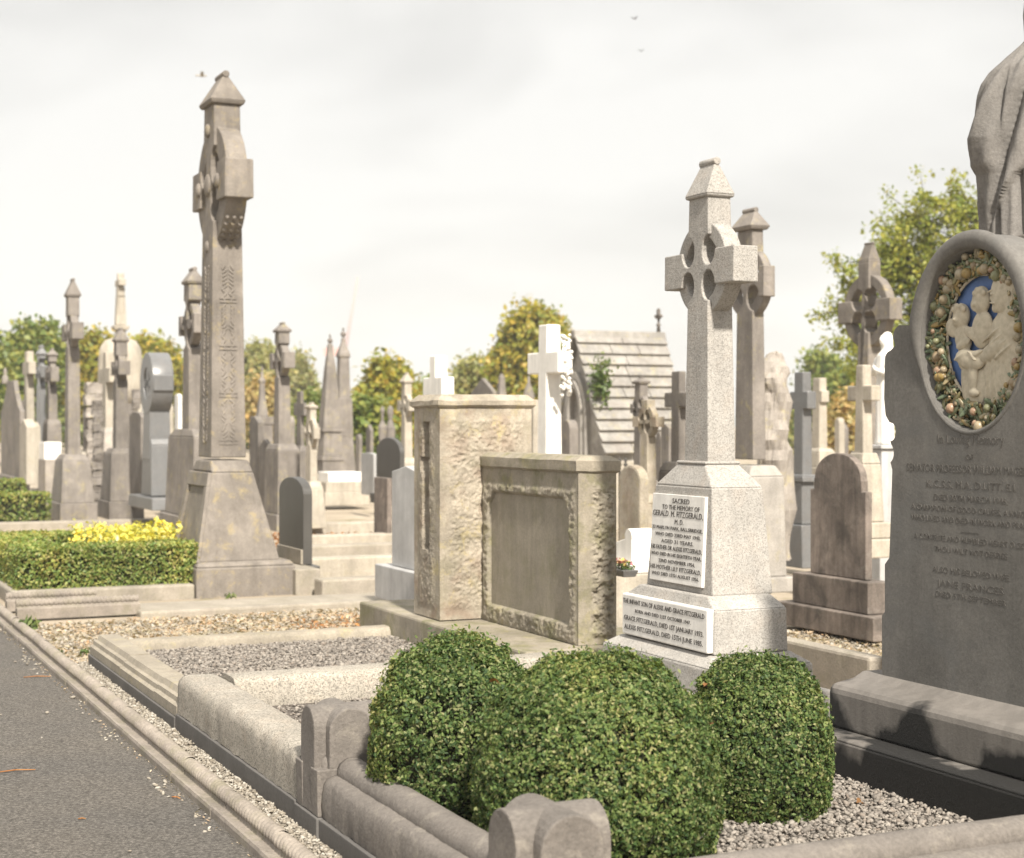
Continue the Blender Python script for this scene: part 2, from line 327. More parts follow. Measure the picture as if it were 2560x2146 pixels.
o = litter(420, .04, DEAD, -6.6, -5.1, 1.7, 2.6, .02, .01); stuff(o, 'reddish dead leaves lying before the grey marble headstone'); o['category'] = 'leaf litter'; o.name = 'leaf_litter'

o = litter(260, .016, bpy.data.materials['dry_straw'], -9.5, .6, -.41, -.362, .008, .005); stuff(o, 'crumbled brown leaf bits gathered along the edge of the asphalt'); o['category'] = 'leaf litter'; o.name = 'leaf_litter'
u_, v_ = uz(860, 21.5)
o = litter(2600, .06, DEAD, u_-2.2, u_+2.2, v_-1.2, v_+1.6, .012, .01); stuff(o, 'brown dead leaves on the ground before the stepped white tomb'); o['category'] = 'leaf litter'; o.name = 'leaf_litter'
# rope edging along the path: one fired tile after another
def rope_profile(u0, L):
    g = G(); q = []
    nu, na = max(8, int(L/.0042)), 16
    prof = [(-.365, -.05), (-.365, .03), (-.36, .042), (-.348, .042), (-.342, .033), (-.306, .031), (-.30, .05)]
    g.yz([(v, z) for v, z in prof]+[(-.256, .05), (-.256, -.05)], 0, L)
    P = []
    for i in range(nu+1):
        x = L*i/nu; row = []
        for k in range(na+1):
            a = R(-60)+R(300)*k/na
            r = .0285*(1+.42*(abs(math.sin((x/.038-a/(2*PI)*1.3)*PI))**.8-.55))
            row.append(g.v(x, -.276+r*math.cos(a)*1.02, .068+r*math.sin(a)))
        P.append(row)
    for i in range(nu):
        for k in range(na): g.f([P[i][k], P[i+1][k], P[i+1][k+1], P[i][k+1]], True)
    return g
TL = .714; proto = None
for i in range(17):
    u0 = -10.55+i*TL
    if i == 0:
        proto = rope_profile(0, TL-.002).obj('edging_tile', TILE)
        o = proto
    else:
        o = proto.copy(); COL.objects.link(o)
    o.location = W(u0, rng.normal(0, .0012), rng.normal(0, .0015)); o.rotation_euler = (0, 0, TH+rng.normal(0, .0012))
    tag(o, 'rope topped clay edging tile in the row along the asphalt path', 'edging tile', 'rope edging tiles along the path', 'thing')
def rope_bar(u0, v0, v1, label):
    g = rope_profile(0, v1-v0); o = g.obj('edging_tile', TILE); o.location = W(u0, v0, .07); o.rotation_euler = (0, 0, TH+PI/2)
    o.location = W(u0-.25, v0, .07); tag(o, label, 'edging tile', None, 'thing'); return o
rope_bar(-7.62, -.2, .78, 'pale rope topped edging stone turning from the path toward the clipped hedge')
rope_bar(-8.25, -.2, .55, 'second rope topped edging stone close under the hedge kerb')

# grave kerbs -------------------------------------------------------
def kerb(label, u0, u1, v0, v1, z0, z1, mat, plinth=None, bev=.02, rough=0.0, mould=False):
    t = thing('grave_kerb', label, 'kerb', W(u0, v0)); du, dv = u1-u0, v1-v0
    g = G()
    if mould:
        for a_, b_, dz_ in ((0, du*.4, 0), (du*.4+.005, du*.78, -.004), (du*.78+.004, du, .002)):      # three stones with open joints, slightly out of line
            g.yz([(0, z0), (0, z1-.07+dz_), (.02, z1-.06+dz_), (.024, z1-.035+dz_), (.045, z1-.03+dz_), (.06, z1+dz_), (dv, z1+dz_), (dv, z0)], a_, b_)
    elif rough:
        nx, nzn = int(max(du, dv)/.025), 14
        along_u = du > dv; L = du if along_u else dv; Wd = dv if along_u else du
        prof = [(0, z0), (0, z0+(z1-z0)*.35), (0, z0+(z1-z0)*.7), (.008, z1-.03), (.03, z1-.006), (.06, z1), (Wd-.06, z1), (Wd-.03, z1-.006), (Wd-.008, z1-.03), (Wd, z0+(z1-z0)*.5), (Wd, z0)]
        P = []
        for i in range(nx+1):
            s_ = L*i/nx; row = []
            for a, z in prof:
                d = rough*nz(s_+u0*3, a*2, z, 9); d2 = rough*nz(s_+u0*5+3, a, z+4, 14)
                p = (s_, a+d, z+d2*.7) if along_u else (a+d, s_, z+d2*.7); row.append(g.v(*p))
            P.append(row)
        for i in range(nx):
            for k in range(len(prof)-1): g.f([P[i][k], P[i][k+1], P[i+1][k+1], P[i+1][k]], True)
        g.f(P[0]); g.f(P[-1][::-1])
    else: g.box(0, du, 0, dv, z0, z1)
    g.obj('coping', mat, t, bev if not (rough or mould) else 0)
    if plinth: G().box(0, du-.004, -.012, dv+.01, -.05, z0-.003).obj('plinth', PLINTH, t, .004)
    return t
kerb('moulded pale stone kerb fronting the gravel plot of the sandstone tablet', -4.92, -2.405, -.08, .10, .08, .2, KERBA, 1, mould=True)
kerb('low moulded kerb along the far side of the gravel plot before the tablet', -4.92, -4.72, .105, 2.0, .0, .17, KERBA, mould=False, rough=.006)
kerb('rough silver granite kerb on a dark plinth next to the rope edging', -2.4, -.3, -.075, .15, .1, .295, KERBG, 1, rough=.006)
kerb('pale granite divider kerb running back from the path to the granite cross', -2.40, -2.13, .155, 2.14, .0, .3, KERBG, rough=.005)
kerb('narrow kerb hidden behind the clipped bushes beside the granite plot', -.24, -.04, .32, 2.0, .0, .3, FINIAL, rough=.004)

def rail(label, L, loc, rot):                        # stone rail: rough lower course and a smooth roll on top, on a dark plinth
    t = thing('grave_kerb', label, 'kerb', loc, rot)
    def swept(prof, amp, sc, name, mat):
        g = G(); nx = int(L/.02); P = []
        for i in range(nx+1):
            s_ = L*i/nx; P.append([g.v(s_, y+amp*nz(s_, y*2, z, sc), z+amp*.8*nz(s_+7, y, z, sc)) for y, z in prof])
        for i in range(nx):
            for k in range(len(prof)-1): g.f([P[i][k], P[i][k+1], P[i+1][k+1], P[i+1][k]], True)
        g.f(P[0]); g.f(P[-1][::-1]); return g.obj(name, mat, t)
    swept([(-.065, .088), (-.068, .13), (-.066, .175), (-.06, .215), (-.045, .238), (-.02, .246), (.05, .25), (.12, .24), (.16, .2), (.165, .08)], .0055, 19, 'lower_course', FINIAL)
    swept([(.055+.062*math.cos(a), .25+.06*math.sin(a)) for a in np.linspace(R(-35), R(215), 15)][::-1], .0014, 9, 'roll', FINIAL)
    G().box(0, L, -.08, .17, -.05, .086).obj('plinth', PLINTH, t, .004); return t
rail('round topped stone rail along the path in front of the clipped bushes', 1.62, W(-.02, .0), TH)
rail('round topped stone rail along the near side of the bush plot', 3.2, W(1.83, .16), TH+PI/2)

def kerb_post(label, u, v, hw=.135, w=.088):         # cross-shaped post with a round-headed lobe on each of four sides
    t = thing('kerb_post', label, 'stone post', W(u, v))
    prof = [(-w, .09), (w, .09)]+arc(0, .41, w, 0, 180, 14)
    g = G(); g.prism(prof, -hw, hw, smooth=False)
    M = Matrix.Rotation(PI/2, 3, 'Z'); h2 = G(); h2.prism(prof, -hw, hw)
    for vv in h2.b.verts: vv.co = M @ vv.co
    me = bpy.data.meshes.new('x'); h2.b.to_mesh(me); g.b.from_mesh(me); bpy.data.meshes.remove(me); h2.b.free()
    g.obj('shaft', FINIAL, t, .006)
    g = G(); c = hw-.022
    for sx in (-1, 1):
        for sy in (-1, 1):
            g.fr(.09, (sx*(c+w)/2*.98, sy*(c+w)/2*.98, c-w+.05, c-w+.05), .27, (sx*(c+w)/2*.98, sy*(c+w)/2*.98, c-w+.06, c-w+.06)); g.ell((sx*w*.86, sy*w*.86, .27), (.036, .036, .05))
    g.obj('corner_moulding', FINIAL, t, .004)
    G().box(-hw-.01, hw+.01, -hw-.01, hw+.01, -.05, .089).obj('plinth', PLINTH, t, .004); return t
kerb_post('chipped round headed stone post where the granite kerb meets the rail', -.155, .055)
kerb_post('round lobed stone corner post in front of the largest clipped bush', 1.74, .05, .15, .098)

# ------------------------------------------------------------------ silver granite cross with marble plaques
def head(g, zb, zt, w0, w1, t0, t1, zc, ah, span, notch=0., Ri=0, Ro=0, tr=.1, oval=1.0):
    w = lambda z: w0+(w1-w0)*(z-zb)/(zt-zb); wc = w(zc)/2
    rt = [(w0/2, zb)]
    if notch:
        rt += [(wc+notch*math.cos(R(a)), zc-ah/2+notch*oval*math.sin(R(a))) for a in range(-90, -361, -22)]+[(wc+notch, zc-ah/2)]
    else: rt += [(wc, zc-ah/2)]
    rt += [(span/2, zc-ah/2), (span/2, zc+ah/2)]
    if notch:
        rt += [(wc+notch*math.cos(R(a)), zc+ah/2+notch*oval*math.sin(R(a))) for a in range(0, -271, -22)]+[(wc, zc+ah/2+notch*oval)]
    else: rt += [(wc, zc+ah/2)]
    rt += [(w1/2, zt)]
    pts = rt+[(-x, z) for x, z in reversed(rt)]
    g.prism(pts, -t0/2, t0/2, lambda z: 1+(t1/t0-1)*min(1, max(0, (z-zb)/(zt-zb))))
    if Ro: g.ring(zc, Ri, Ro, tr)
    return g
def cap(g, z, w, t, h, ov=.03, roll=.018, slab=.02):   # hipped, house-shaped cap with a ridge roll along x
    g.fr(z-.001, (0, 0, w+ov*1.2, t+ov*1.2), z+slab, (0, 0, w+2*ov, t+2*ov))
    g.fr(z+slab, (0, 0, w+2*ov, t+2*ov), z+h-roll, (0, 0, w*.74, t*.12))
    g.tube((-w*.42, 0, z+h-roll*.9), (w*.42, 0, z+h-roll*.9), roll, n=8)
def granite_cross():
    t = thing('celtic_cross', 'silver granite ringed cross with two white lettered marble plaques', 'gravestone cross', W(-1.225, 2.358))
    g = G(); head(g, 1.385, 2.76, .235, .185, .165, .135, 2.385, .18, .68, .062, .168, .243, .10, 1.25)
    cap_ = G(); cap(cap_, 2.745, .185, .135, .205, .018, .022, .014)
    g.obj('shaft', GRAN, t, .008).location.y = .04; cap_.obj('cap', GRAN, t, .006).location.y = .04
    g = G(); g.fr(.745, (0, 0, .66, .352), 1.275, (0, 0, .56, .30)); g.fr(1.2751, (0, 0, .56, .30), 1.388, (0, 0, .27, .195)); g.box(-.145, .145, -.105, .105, 1.386, 1.402)
    g.obj('pedestal', GRAN, t, .008).location.y = .03
    g = G(); g.fr(.476, (0, 0, .905, .425), .69, (0, 0, .895, .415)); g.fr(.6901, (0, 0, .895, .415), .748, (0, 0, .68, .365)); g.obj('lower_block', GRAN, t, .008)
    g = G(); g.fr(.30, (0, 0, 1.10, .60), .425, (0, 0, 1.09, .59)); g.fr(.4251, (0, 0, 1.09, .59), .474, (0, 0, .93, .45)); g.box(-.62, .62, -.36, .36, .14, .299); g.box(-.7, .7, -.43, .43, -.1, .1385); g.obj('base_step', GRAN, t, .01)
    # upper plaque follows the batter of the front face
    bat = math.atan((.352-.30)/2/(1.275-.745))
    pl = G().box(-.262, .262, -.014, .02, -.225, .225).obj('plaque', PLAQ, t, .003)
    zc = 1.005; pl.location = (-.012, .03-(.352/2-(zc-.745)*math.tan(bat))-.002, zc); pl.rotation_euler = (-bat, 0, 0)
    L = [('SACRED', .03, .036, .17), ('TO THE MEMORY OF', .03, .034, .37), ('GERALD. M. FITZGERALD,', 0, .042, .50), ('M. D.', .02, .036, .085), ('23 MARLYN PARK, BALLSBRIDGE,', 0, .026, .50), ('WHO DIED 23RD MAY 1943,', .01, .026, .45), ('AGED 31 YEARS.', .01, .028, .32),
         ('HIS FATHER DR ALEXIS FITZGERALD,', 0, .032, .505), ('WHO DIED IN HIS EIGHTIETH YEAR,', 0, .026, .50), ('22ND NOVEMBER 1954,', .01, .026, .36), ('HIS MOTHER LILY FITZGERALD,', 0, .032, .505), ('WHO DIED 15TH AUGUST 1956.', 0, .026, .47)]
    zs = [.192-.0342*i-(.004 if i > 2 else 0) for i in range(12)]
    tx = text_mesh([(s, x, z, sz, wd) for (s, x, sz, wd), z in zip(L, zs)], LEAD, pl); tx.location = (0, -.0145, 0)
    pl = G().box(-.425, .435, -.02, .02, -.106, .108).obj('plaque', PLAQ, t, .008); pl.location = (.006, -.2235, .590)
    L = [('THE INFANT SON OF ALEXIS AND GRACE FITZGERALD', 0, .07, .036, .82), ('BORN AND DIED 21ST OCTOBER 1947.', 0, .026, .026, .56), ('GRACE FITZGERALD, DIED 1ST JANUARY 1973.', 0, -.018, .036, .80), ('ALEXIS FITZGERALD, DIED 15TH JUNE 1985.', 0, -.064, .036, .79)]
    tx = text_mesh([(s, x, z, sz, wd) for s, x, z, sz, wd in L], LEAD, pl); tx.location = (0, -.0205, 0)
    return t
granite_cross()
t = thing('memorial_book', 'white marble tablet leaning at the foot of the silver granite cross', 'memorial tablet', W(-1.10, 1.86))
g = G(); g.yz([(-.1, .16), (-.1, .2), (.1, .34), (.13, .31), (.13, .16)], -.30, .30); o = g.obj('slab', MARB, t, .008)
tx = text_mesh([('IN LOVING MEMORY OF ALEXIS', 0, .03, .05, .5), ('AND GRACE', 0, -.04, .05, .3)], LEAD, o); tx.location = (0, -.003, .27); tx.rotation_euler = (-math.atan2(.2, .14), 0, 0)

# ------------------------------------------------------------------ rough sandstone pillar and tablet
def sm(x, a, b): t = max(0, min(1, (x-a)/(b-a))); return t*t*(3-2*t)
def rockface(seed, amp, mu, mv): 
    def fn(a, b):
        m = min(sm(a, mu*.75, mu*1.5), sm(1-a, mu*.75, mu*1.5), sm(b, mv*.75, mv*1.5), sm(1-b, mv*.75, mv*1.5))
        e = nz(a*3+seed, b*3, seed, 9, 2)*.0014
        q = .45*nz(a*1.3+seed, b*2.4, 0, 2.2, 3)-.5*abs(nz(a*2+seed, b*4, 3, 5, 4))+.38*nz(a*2, b*4+seed, 3, 17, 4)
        return e+m*(amp*.45+amp*.75*q)
    return fn
t = thing('headstone', 'tall rough sandstone pillar with a recessed cross beside the lower tablet', 'gravestone', W(-4.255, 2.368))
g = G(); x, y, z0, z1 = .235, .335, .29, 1.70
def pf(a, b):
    d = rockface(3, .018, .2, .05)(a, b); X = a*2*x-x; Z = z0+b*(z1-z0)
    if (abs(X+.0) < .055 and .75 < Z < 1.60) or (-.09 < X < .06 and 1.27 < Z < 1.36): d -= .075
    return d
g.grid((-x, -y, z0), (2*x, 0, 0), (0, 0, z1-z0), (0, -1, 0), 60, 190, pf)
g.grid((x, -y, z0), (0, 2*y, 0), (0, 0, z1-z0), (1, 0, 0), 90, 190, rockface(9, .03, .1, .05))
g.grid((x, y, z0), (-2*x, 0, 0), (0, 0, z1-z0), (0, 1, 0), 10, 20, lambda a, b: 0)
g.grid((-x, y, z0), (0, -2*y, 0), (0, 0, z1-z0), (-1, 0, 0), 10, 20, lambda a, b: 0)
g.obj('shaft', ROUGH, t, norm=False)
g = G(); g.fr(1.698, (0, 0, 2*x+.015, 2*y+.015), 1.715, (0, 0, 2*x+.05, 2*y+.05)); g.box(-x-.025, x+.025, -y-.025, y+.025, 1.7151, 1.745); g.fr(1.7452, (0, 0, 2*x+.05, 2*y+.05), 1.785, (0, 0, 2*x-.05, 2*y-.05))
bmesh.ops.subdivide_edges(g.b, edges=g.b.edges[:], cuts=6, use_grid_fill=True)
for vv in g.b.verts: vv.co += Vector((nz(*vv.co, 9), nz(vv.co.y, vv.co.z, vv.co.x, 9), nz(vv.co.z, vv.co.x, vv.co.y, 9)))*.006
g.obj('cap', ROUGH, t)
t = thing('headstone', 'broad sandstone tablet with worn inscription panel and rock faced borders', 'gravestone', W(-3.31, 2.4635))
g = G(); x, y, z0, z1 = .71, .127, .285, 1.30
def tf(a, b):
    X, Z = a*2*x-x, b*(z1-z0)
    px_, pz = abs(X-.0), Z
    inpan = min(sm(.60-px_, -.012, .012), sm(pz-.11, -.012, .012), sm(.86-pz, -.012, .012))
    cut = 1 if (px_+(pz)) > 1.385 else 0
    inpan = 0 if cut else inpan
    edge = min(sm(.685-px_, -.01, .025), sm(Z-.0, -.01, .03), sm(.905-Z, -.02, .012))
    rock = .012+.010*nz(X+5, 0, Z, 8, 4)-.014*abs(nz(X, 3, Z, 14, 3))+.005*nz(X, 3, Z, 34, 3)
    return edge*(rock*(1-inpan)-.022*inpan)
g.grid((-x, -y, z0), (2*x, 0, 0), (0, 0, z1-z0), (0, -1, 0), 190, 150, tf)
g.grid((x, -y, z0), (0, 2*y, 0), (0, 0, z1-z0), (1, 0, 0), 50, 190, lambda a, b: sm(a, .3, .46)*sm(1-a, .02, .12)*sm(b, .03, .07)*sm(1-b, .05, .1)*(.018+.03*nz(a, b*4, 5, 3.2, 4)-.025*abs(nz(a, b*4, 2, 7, 3)))+.004)
g.grid((x, y, z0), (-2*x, 0, 0), (0, 0, z1-z0), (0, 1, 0), 10, 10, lambda a, b: 0)
g.grid((-x, y, z0), (0, -2*y, 0), (0, 0, z1-z0), (-1, 0, 0), 10, 10, lambda a, b: 0)
g.obj('slab', ROUGHD, t, norm=False)
g = G(); g.prism([(-.59, z0+.12), (.59, z0+.12), (.59, z0+.785), (.52, z0+.85), (-.52, z0+.85), (-.59, z0+.785)], -y+.0185, -y+.026); g.obj('inscription_panel', INSC, t)
g = G(); g.fr(1.298, (0, 0, 2*x+.01, 2*y+.01), 1.312, (0, 0, 2*x+.04, 2*y+.04)); g.box(-x-.02, x+.02, -y-.02, y+.02, 1.3121, 1.37); g.fr(1.3702, (0, 0, 2*x+.04, 2*y+.04), 1.40, (0, 0, 2*x-.03, 2*y-.06))
bmesh.ops.subdivide_edges(g.b, edges=g.b.edges[:], cuts=8, use_grid_fill=True)
for vv in g.b.verts: vv.co += Vector((nz(*vv.co, 9), nz(vv.co.y, vv.co.z, vv.co.x, 9), nz(vv.co.z, vv.co.x, vv.co.y, 9)))*.005
g.obj('cap', ROUGHD, t)
t = thing('stone_plinth', 'long low mossy stone plinth under the sandstone pillar and tablet', 'plinth', W(-4.0, 2.5))
G().box(-1.4, 1.5, -.55, .5, -.05, .282).obj('slab', ROUGHD, t, .015)

# ------------------------------------------------------------------ dark headstone with an oval ceramic relief
def relief_headstone():
    t = thing('headstone', 'dark headstone with coloured oval relief of a robed mother and children', 'gravestone', W(.877, 2.3))
    zc, ax, az = 1.925, .297, .356
    lf = [(-.555, .53), (-.555, .78), (-.535, .80), (-.535, 1.0), (-.505, 1.03), (-.495, 1.2), (-.485, 1.40)]
    lf += arc(-.52, 1.47, .045, -60, 30, 5)+arc(-.50, 1.56, .04, -90, 60, 6)[::1]
    lf = [p for p in lf]+[(-.505, 1.60), (-.53, 1.63), (-.54, 1.70), (-.535, 1.86)]+arc(-.50, 1.865, .035, 180, 90, 4)+[(-.465, 1.92)]+arc(-.43, 1.955, .05, 180, 100, 4)+[(-.36, 2.0)]
    top = arc(0, zc, .37, 165, 90, 16, .415)
    left = lf+top; pts = left+[(-x, z) for x, z in reversed(left[:-1])]
    # front face with an oval hole, built as a ring between outline and oval
    g = G(); d = .16
    n = 96; hole = [(ax*math.cos(2*PI*k/n), zc+az*math.sin(2*PI*k/n)) for k in range(n)]
    V = [g.v(x, 0, z) for x, z in pts]; Hh = [g.v(x, 0, z) for x, z in hole]
    E = [g.b.edges.new((V[i], V[(i+1) % len(V)])) for i in range(len(V))]+[g.b.edges.new((Hh[i], Hh[(i+1) % n])) for i in range(n)]
    bmesh.ops.triangle_fill(g.b, use_beauty=True, use_dissolve=False, edges=E)
    B = [g.v(x, d, z) for x, z in pts]; HB = [g.v(x, .075, z) for x, z in hole]
    for i in range(len(V)): g.f([V[i], B[i], B[(i+1) % len(V)], V[(i+1) % len(V)]])
    g.f(B)
    for i in range(n): g.f([Hh[i], HB[i], HB[(i+1) % n], Hh[(i+1) % n]], True)
    g.f(HB)
    g.obj('slab', HSTONE, t)
    g = G(); m = 120; q = []                           # rounded rim round the top half tapering to a fillet below
    for k in range(m):
        a = 2*PI*k/m; s_ = math.sin(a); wd = .011+.026*sm(s_, -.45, .25)
        c = Vector(((ax+wd)*math.cos(a), 0, zc+(az+wd)*math.sin(a))); r = Vector((math.cos(a), 0, math.sin(a)))
        q.append([g.v(*(c+r*wd*math.cos(p)+Vector((0, -wd*.75*math.sin(p)+.004, 0)))) for p in np.linspace(0, PI, 9)])
    for k in range(m):
        for i in range(8): g.f([q[k][i], q[k][i+1], q[(k+1) % m][i+1], q[(k+1) % m][i]], True)
    g.obj('oval_rim', HSTONE, t)
    # ceramic relief: blue ground, garland of fruit and leaves, cream figures
    rl = G(); q = [[rl.v(r*ax*math.cos(2*PI*k/48), .07-.012*(1-r*r), zc+r*az*math.sin(2*PI*k/48)) for k in range(48)] for r in (1, .8, .6, .4, .2, .02)]
    for a, b2 in zip(q, q[1:]):
        for k in range(48): rl.f([a[k], a[(k+1) % 48], b2[(k+1) % 48], b2[k]], True)
    rel = rl.obj('oval_relief', PAINT_BLUE, t)
    bx, bz, bcx, bcz = .208, .25, .016, zc+.005
    gb = G(); q = [[gb.v((bcx if k2 == 0 else 0)+ra*math.cos(2*PI*k/60), yy, (bcz if k2 == 0 else zc)+rb*math.sin(2*PI*k/60)) for k in range(60)] for k2, (ra, rb, yy) in enumerate(((bx, bz, .0545), (ax*.995, az*.995, .062)))]
    for k in range(60): gb.f([q[0][k], q[0][(k+1) % 60], q[1][(k+1) % 60], q[1][k]], True)
    gb.obj('garland_bed', flat('garland_glaze', (.075, .085, .045), .4, .5, .6), rel)
    g = G(); m = 90; q = []
    for k in range(m):
        a = 2*PI*k/m
        q.append([g.v(bcx+(bx+.006*math.cos(p))*math.cos(a), .05-.008*math.sin(p), bcz+(bz+.006*math.cos(p))*math.sin(a)) for p in np.linspace(0, PI, 5)])
    for k in range(m):
        for i in range(4): g.f([q[k][i], q[k][i+1], q[(k+1) % m][i+1], q[(k+1) % m][i]], True)
    g.obj('inner_frame', CREAM, rel)
    rr = random.Random(4)
    g = G(); gl = G()
    for k in range(900):
        a = rr.uniform(0, 2*PI); s_ = rr.uniform(.02, 1)
        X = (bx+.004)*math.cos(a)*(1-s_)+ax*.975*math.cos(a)*s_+bcx*(1-s_); Z = (bcz-zc)*(1-s_)+(bz+.004)*math.sin(a)*(1-s_)+az*.975*math.sin(a)*s_+zc
        r = rr.choice((.006, .010, .016, .022)); y = .047-rr.uniform(0, .018)
        if k % 8 < 1: g.ell((X, y-.008, Z), (r, r, r*rr.uniform(.8, 1.25)), 8, 6)
        else:
            M = Matrix.Rotation(rr.uniform(0, 2*PI), 3, 'Y') @ Matrix.Rotation(rr.uniform(-.6, .6), 3, 'X'); gl.ell((X, y, Z), (r*.6, .005, r*1.7), 6, 5, M)
    n = N('fruit_glaze'); n.done(n.mix(.35, n.ramp(n.pos.outputs['Random Per Island'], [(0, (.24, .16, .08)), (.2, (.32, .25, .15)), (.4, (.28, .15, .085)), (.55, (.3, .19, .03)), (.7, (.14, .16, .06)), (.85, (.34, .29, .2)), (1, (.07, .055, .05))], 'CONSTANT'), n.ramp(n.noise(50, 3), [(.3, (.1, .09, .06)), (.7, (.42, .37, .28))])), .4, .5)
    g.obj('fruit', n.m, rel)['kind'] = 'stuff'
    n = N('garland_leaf_glaze'); n.done(n.ramp(n.pos.outputs['Random Per Island'], [(0, (.09, .125, .075)), (.3, (.14, .165, .09)), (.55, (.17, .165, .085)), (.75, (.26, .18, .06)), (.9, (.3, .26, .17)), (1, (.09, .07, .05))]), .4, .5)
    gl.obj('garland_leaf', n.m, rel)['kind'] = 'stuff'
    def fig(name, parts, vox=.0034):
        g = G()
        for c, r, an in parts: g.ell((.018+(c[0]-.03)*1.16, .05+c[1]*.62, zc-.012+c[2]*1.1), (r[0]*1.16, max(.006, r[1]*.6), r[2]*1.1), 16, 12, Matrix.Rotation(R(an), 3, 'Y'))
        o = g.obj(name, CREAM, rel); m = o.modifiers.new('R', 'REMESH'); m.mode = 'VOXEL'; m.voxel_size = vox; m.use_smooth_shade = True
        s_ = o.modifiers.new('S', 'SMOOTH'); s_.iterations = 3; return o
    fig('robed_woman', [((.135, -.02, .165), (.052, .038, .068), -8), ((.162, -.012, .185), (.066, .036, .075), -10), ((.178, -.01, .09), (.046, .03, .12), 8), ((.098, -.026, .143), (.011, .014, .013), 0), ((.106, -.024, .118), (.017, .015, .018), 0), ((.09, -.03, .155), (.007, .008, .011), 20),
        ((.15, -.01, .0), (.085, .04, .11), 0), ((.10, -.03, -.03), (.085, .03, .03), -25), ((.13, -.005, -.13), (.11, .036, .1), 0), ((.03, -.036, -.045), (.04, .018, .02), -10), ((.02, -.012, -.16), (.07, .022, .07), 0), ((.19, -.012, -.03), (.04, .03, .12), 10)]+[((.07+.025*i, -.028, -.13), (.009, .014, .09), 6-3*i) for i in range(6)]+[((.15+.014*i, -.034, .17-.006*i), (.006, .012, .06), -14+8*i) for i in range(4)]+[((.105, -.05, .166), (.012, .006, .004), 0), ((.104, -.052, .135), (.012, .006, .0035), 10), ((.094, -.046, .178), (.02, .006, .004), -15)]+[((.0+.006*i, -.056, -.036-.008*i), (.016, .006, .0042), 20) for i in range(4)]+[((.09+.02*i, -.046, .02-.02*i), (.05, .01, .005), -30) for i in range(4)])
    fig('child_figure', [((.035, -.022, .15), (.043, .036, .052), 0), ((.02, -.04, .135), (.026, .02, .026), 0), ((.04, -.02, .045), (.052, .034, .07), 5), ((.0, -.036, .03), (.05, .016, .02), 30), ((-.015, -.034, -.06), (.075, .03, .035), 12), ((.0, -.03, -.12), (.024, .022, .06), 0), ((.008, -.034, -.18), (.028, .022, .016), 0), ((-.055, -.014, -.05), (.035, .02, .05), 0), ((.022, -.064, .134), (.005, .008, .007), 0)]+[((.04+.02*math.cos(a), -.05, .175+.012*math.sin(a)), (.014, .008, .012), 0) for a in (0, 1, 2, 3.1)]+[((-.05+.018*i, -.05, -.045), (.008, .012, .045), 70) for i in range(5)])
    fig('child_figure', [((-.07, -.016, .1), (.042, .034, .047), 10), ((-.082, -.034, .088), (.024, .018, .024), 0), ((-.06, -.014, .02), (.042, .028, .055), -10), ((-.115, -.012, .06), (.04, .02, .035), 30), ((-.05, -.032, .0), (.04, .014, .016), -20), ((-.04, -.008, -.14), (.035, .018, .11), -4), ((-.083, -.056, .088), (.0045, .007, .006), 0), ]+[((-.066+.024*math.cos(a), -.045, .125+.012*math.sin(a)), (.014, .008, .012), 0) for a in (0, 1, 2, 3.1)])
    T = [('In Loving Memory', 1.5316, .062, .40), ('OF', 1.462, .034, .045), ('SENATOR PROFESSOR WILLIAM MAGENNIS', 1.413, .05, .80), ('K.C.S.S. M.A. D.LITT. E.I.', 1.350, .046, .54), ('DIED 30TH MARCH 1946,', 1.297, .038, .44), ('A CHAMPION OF GOOD CAUSES, A KNIGHT', 1.252, .036, .74), ('WHO LIVED AND DIED IN WORK AND PRAYER', 1.209, .036, .74), ('———', 1.168, .03, .11), ('A CONTRITE AND HUMBLED HEART O GOD', 1.133, .036, .70), ('THOU WILT NOT DESPISE', 1.088, .036, .44), ('ALSO HIS BELOVED WIFE', 1.006, .038, .46), ('JANE FRANCES', 0.952, .044, .40), ('DIED 5TH SEPTEMBER', 0.908, .034, .42)]
    text_mesh([(s, 0, z, sz, w) for s, z, sz, w in [(a, b, c*.92, d*.97) for a, b, c, d in T]], ENGR, t, .0012)
    # base: lower block, upper block with a rounded top edge
    g = G(); g.box(-.72, .72, -.30, .46, -.05, .292); g.fr(.2921, (0, .06, 1.44, .72), .305, (0, .06, 1.42, .70)); g.obj('lower_base', HSWET, t, .008)
    g = G(); pf = [(-.175, .306), (-.175, .42)]+[(-.135+.04*math.cos(R(a)), .45+.04*math.sin(R(a))) for a in (180, 150, 120, 95)]+[(-.05, .505), (.0, .53), (.34, .53), (.40, .47), (.43, .42), (.43, .306)]
    g.yz(pf, -.69, .69); g.obj('upper_base', HSWET, t, .012, 3)
    return t
relief_headstone()

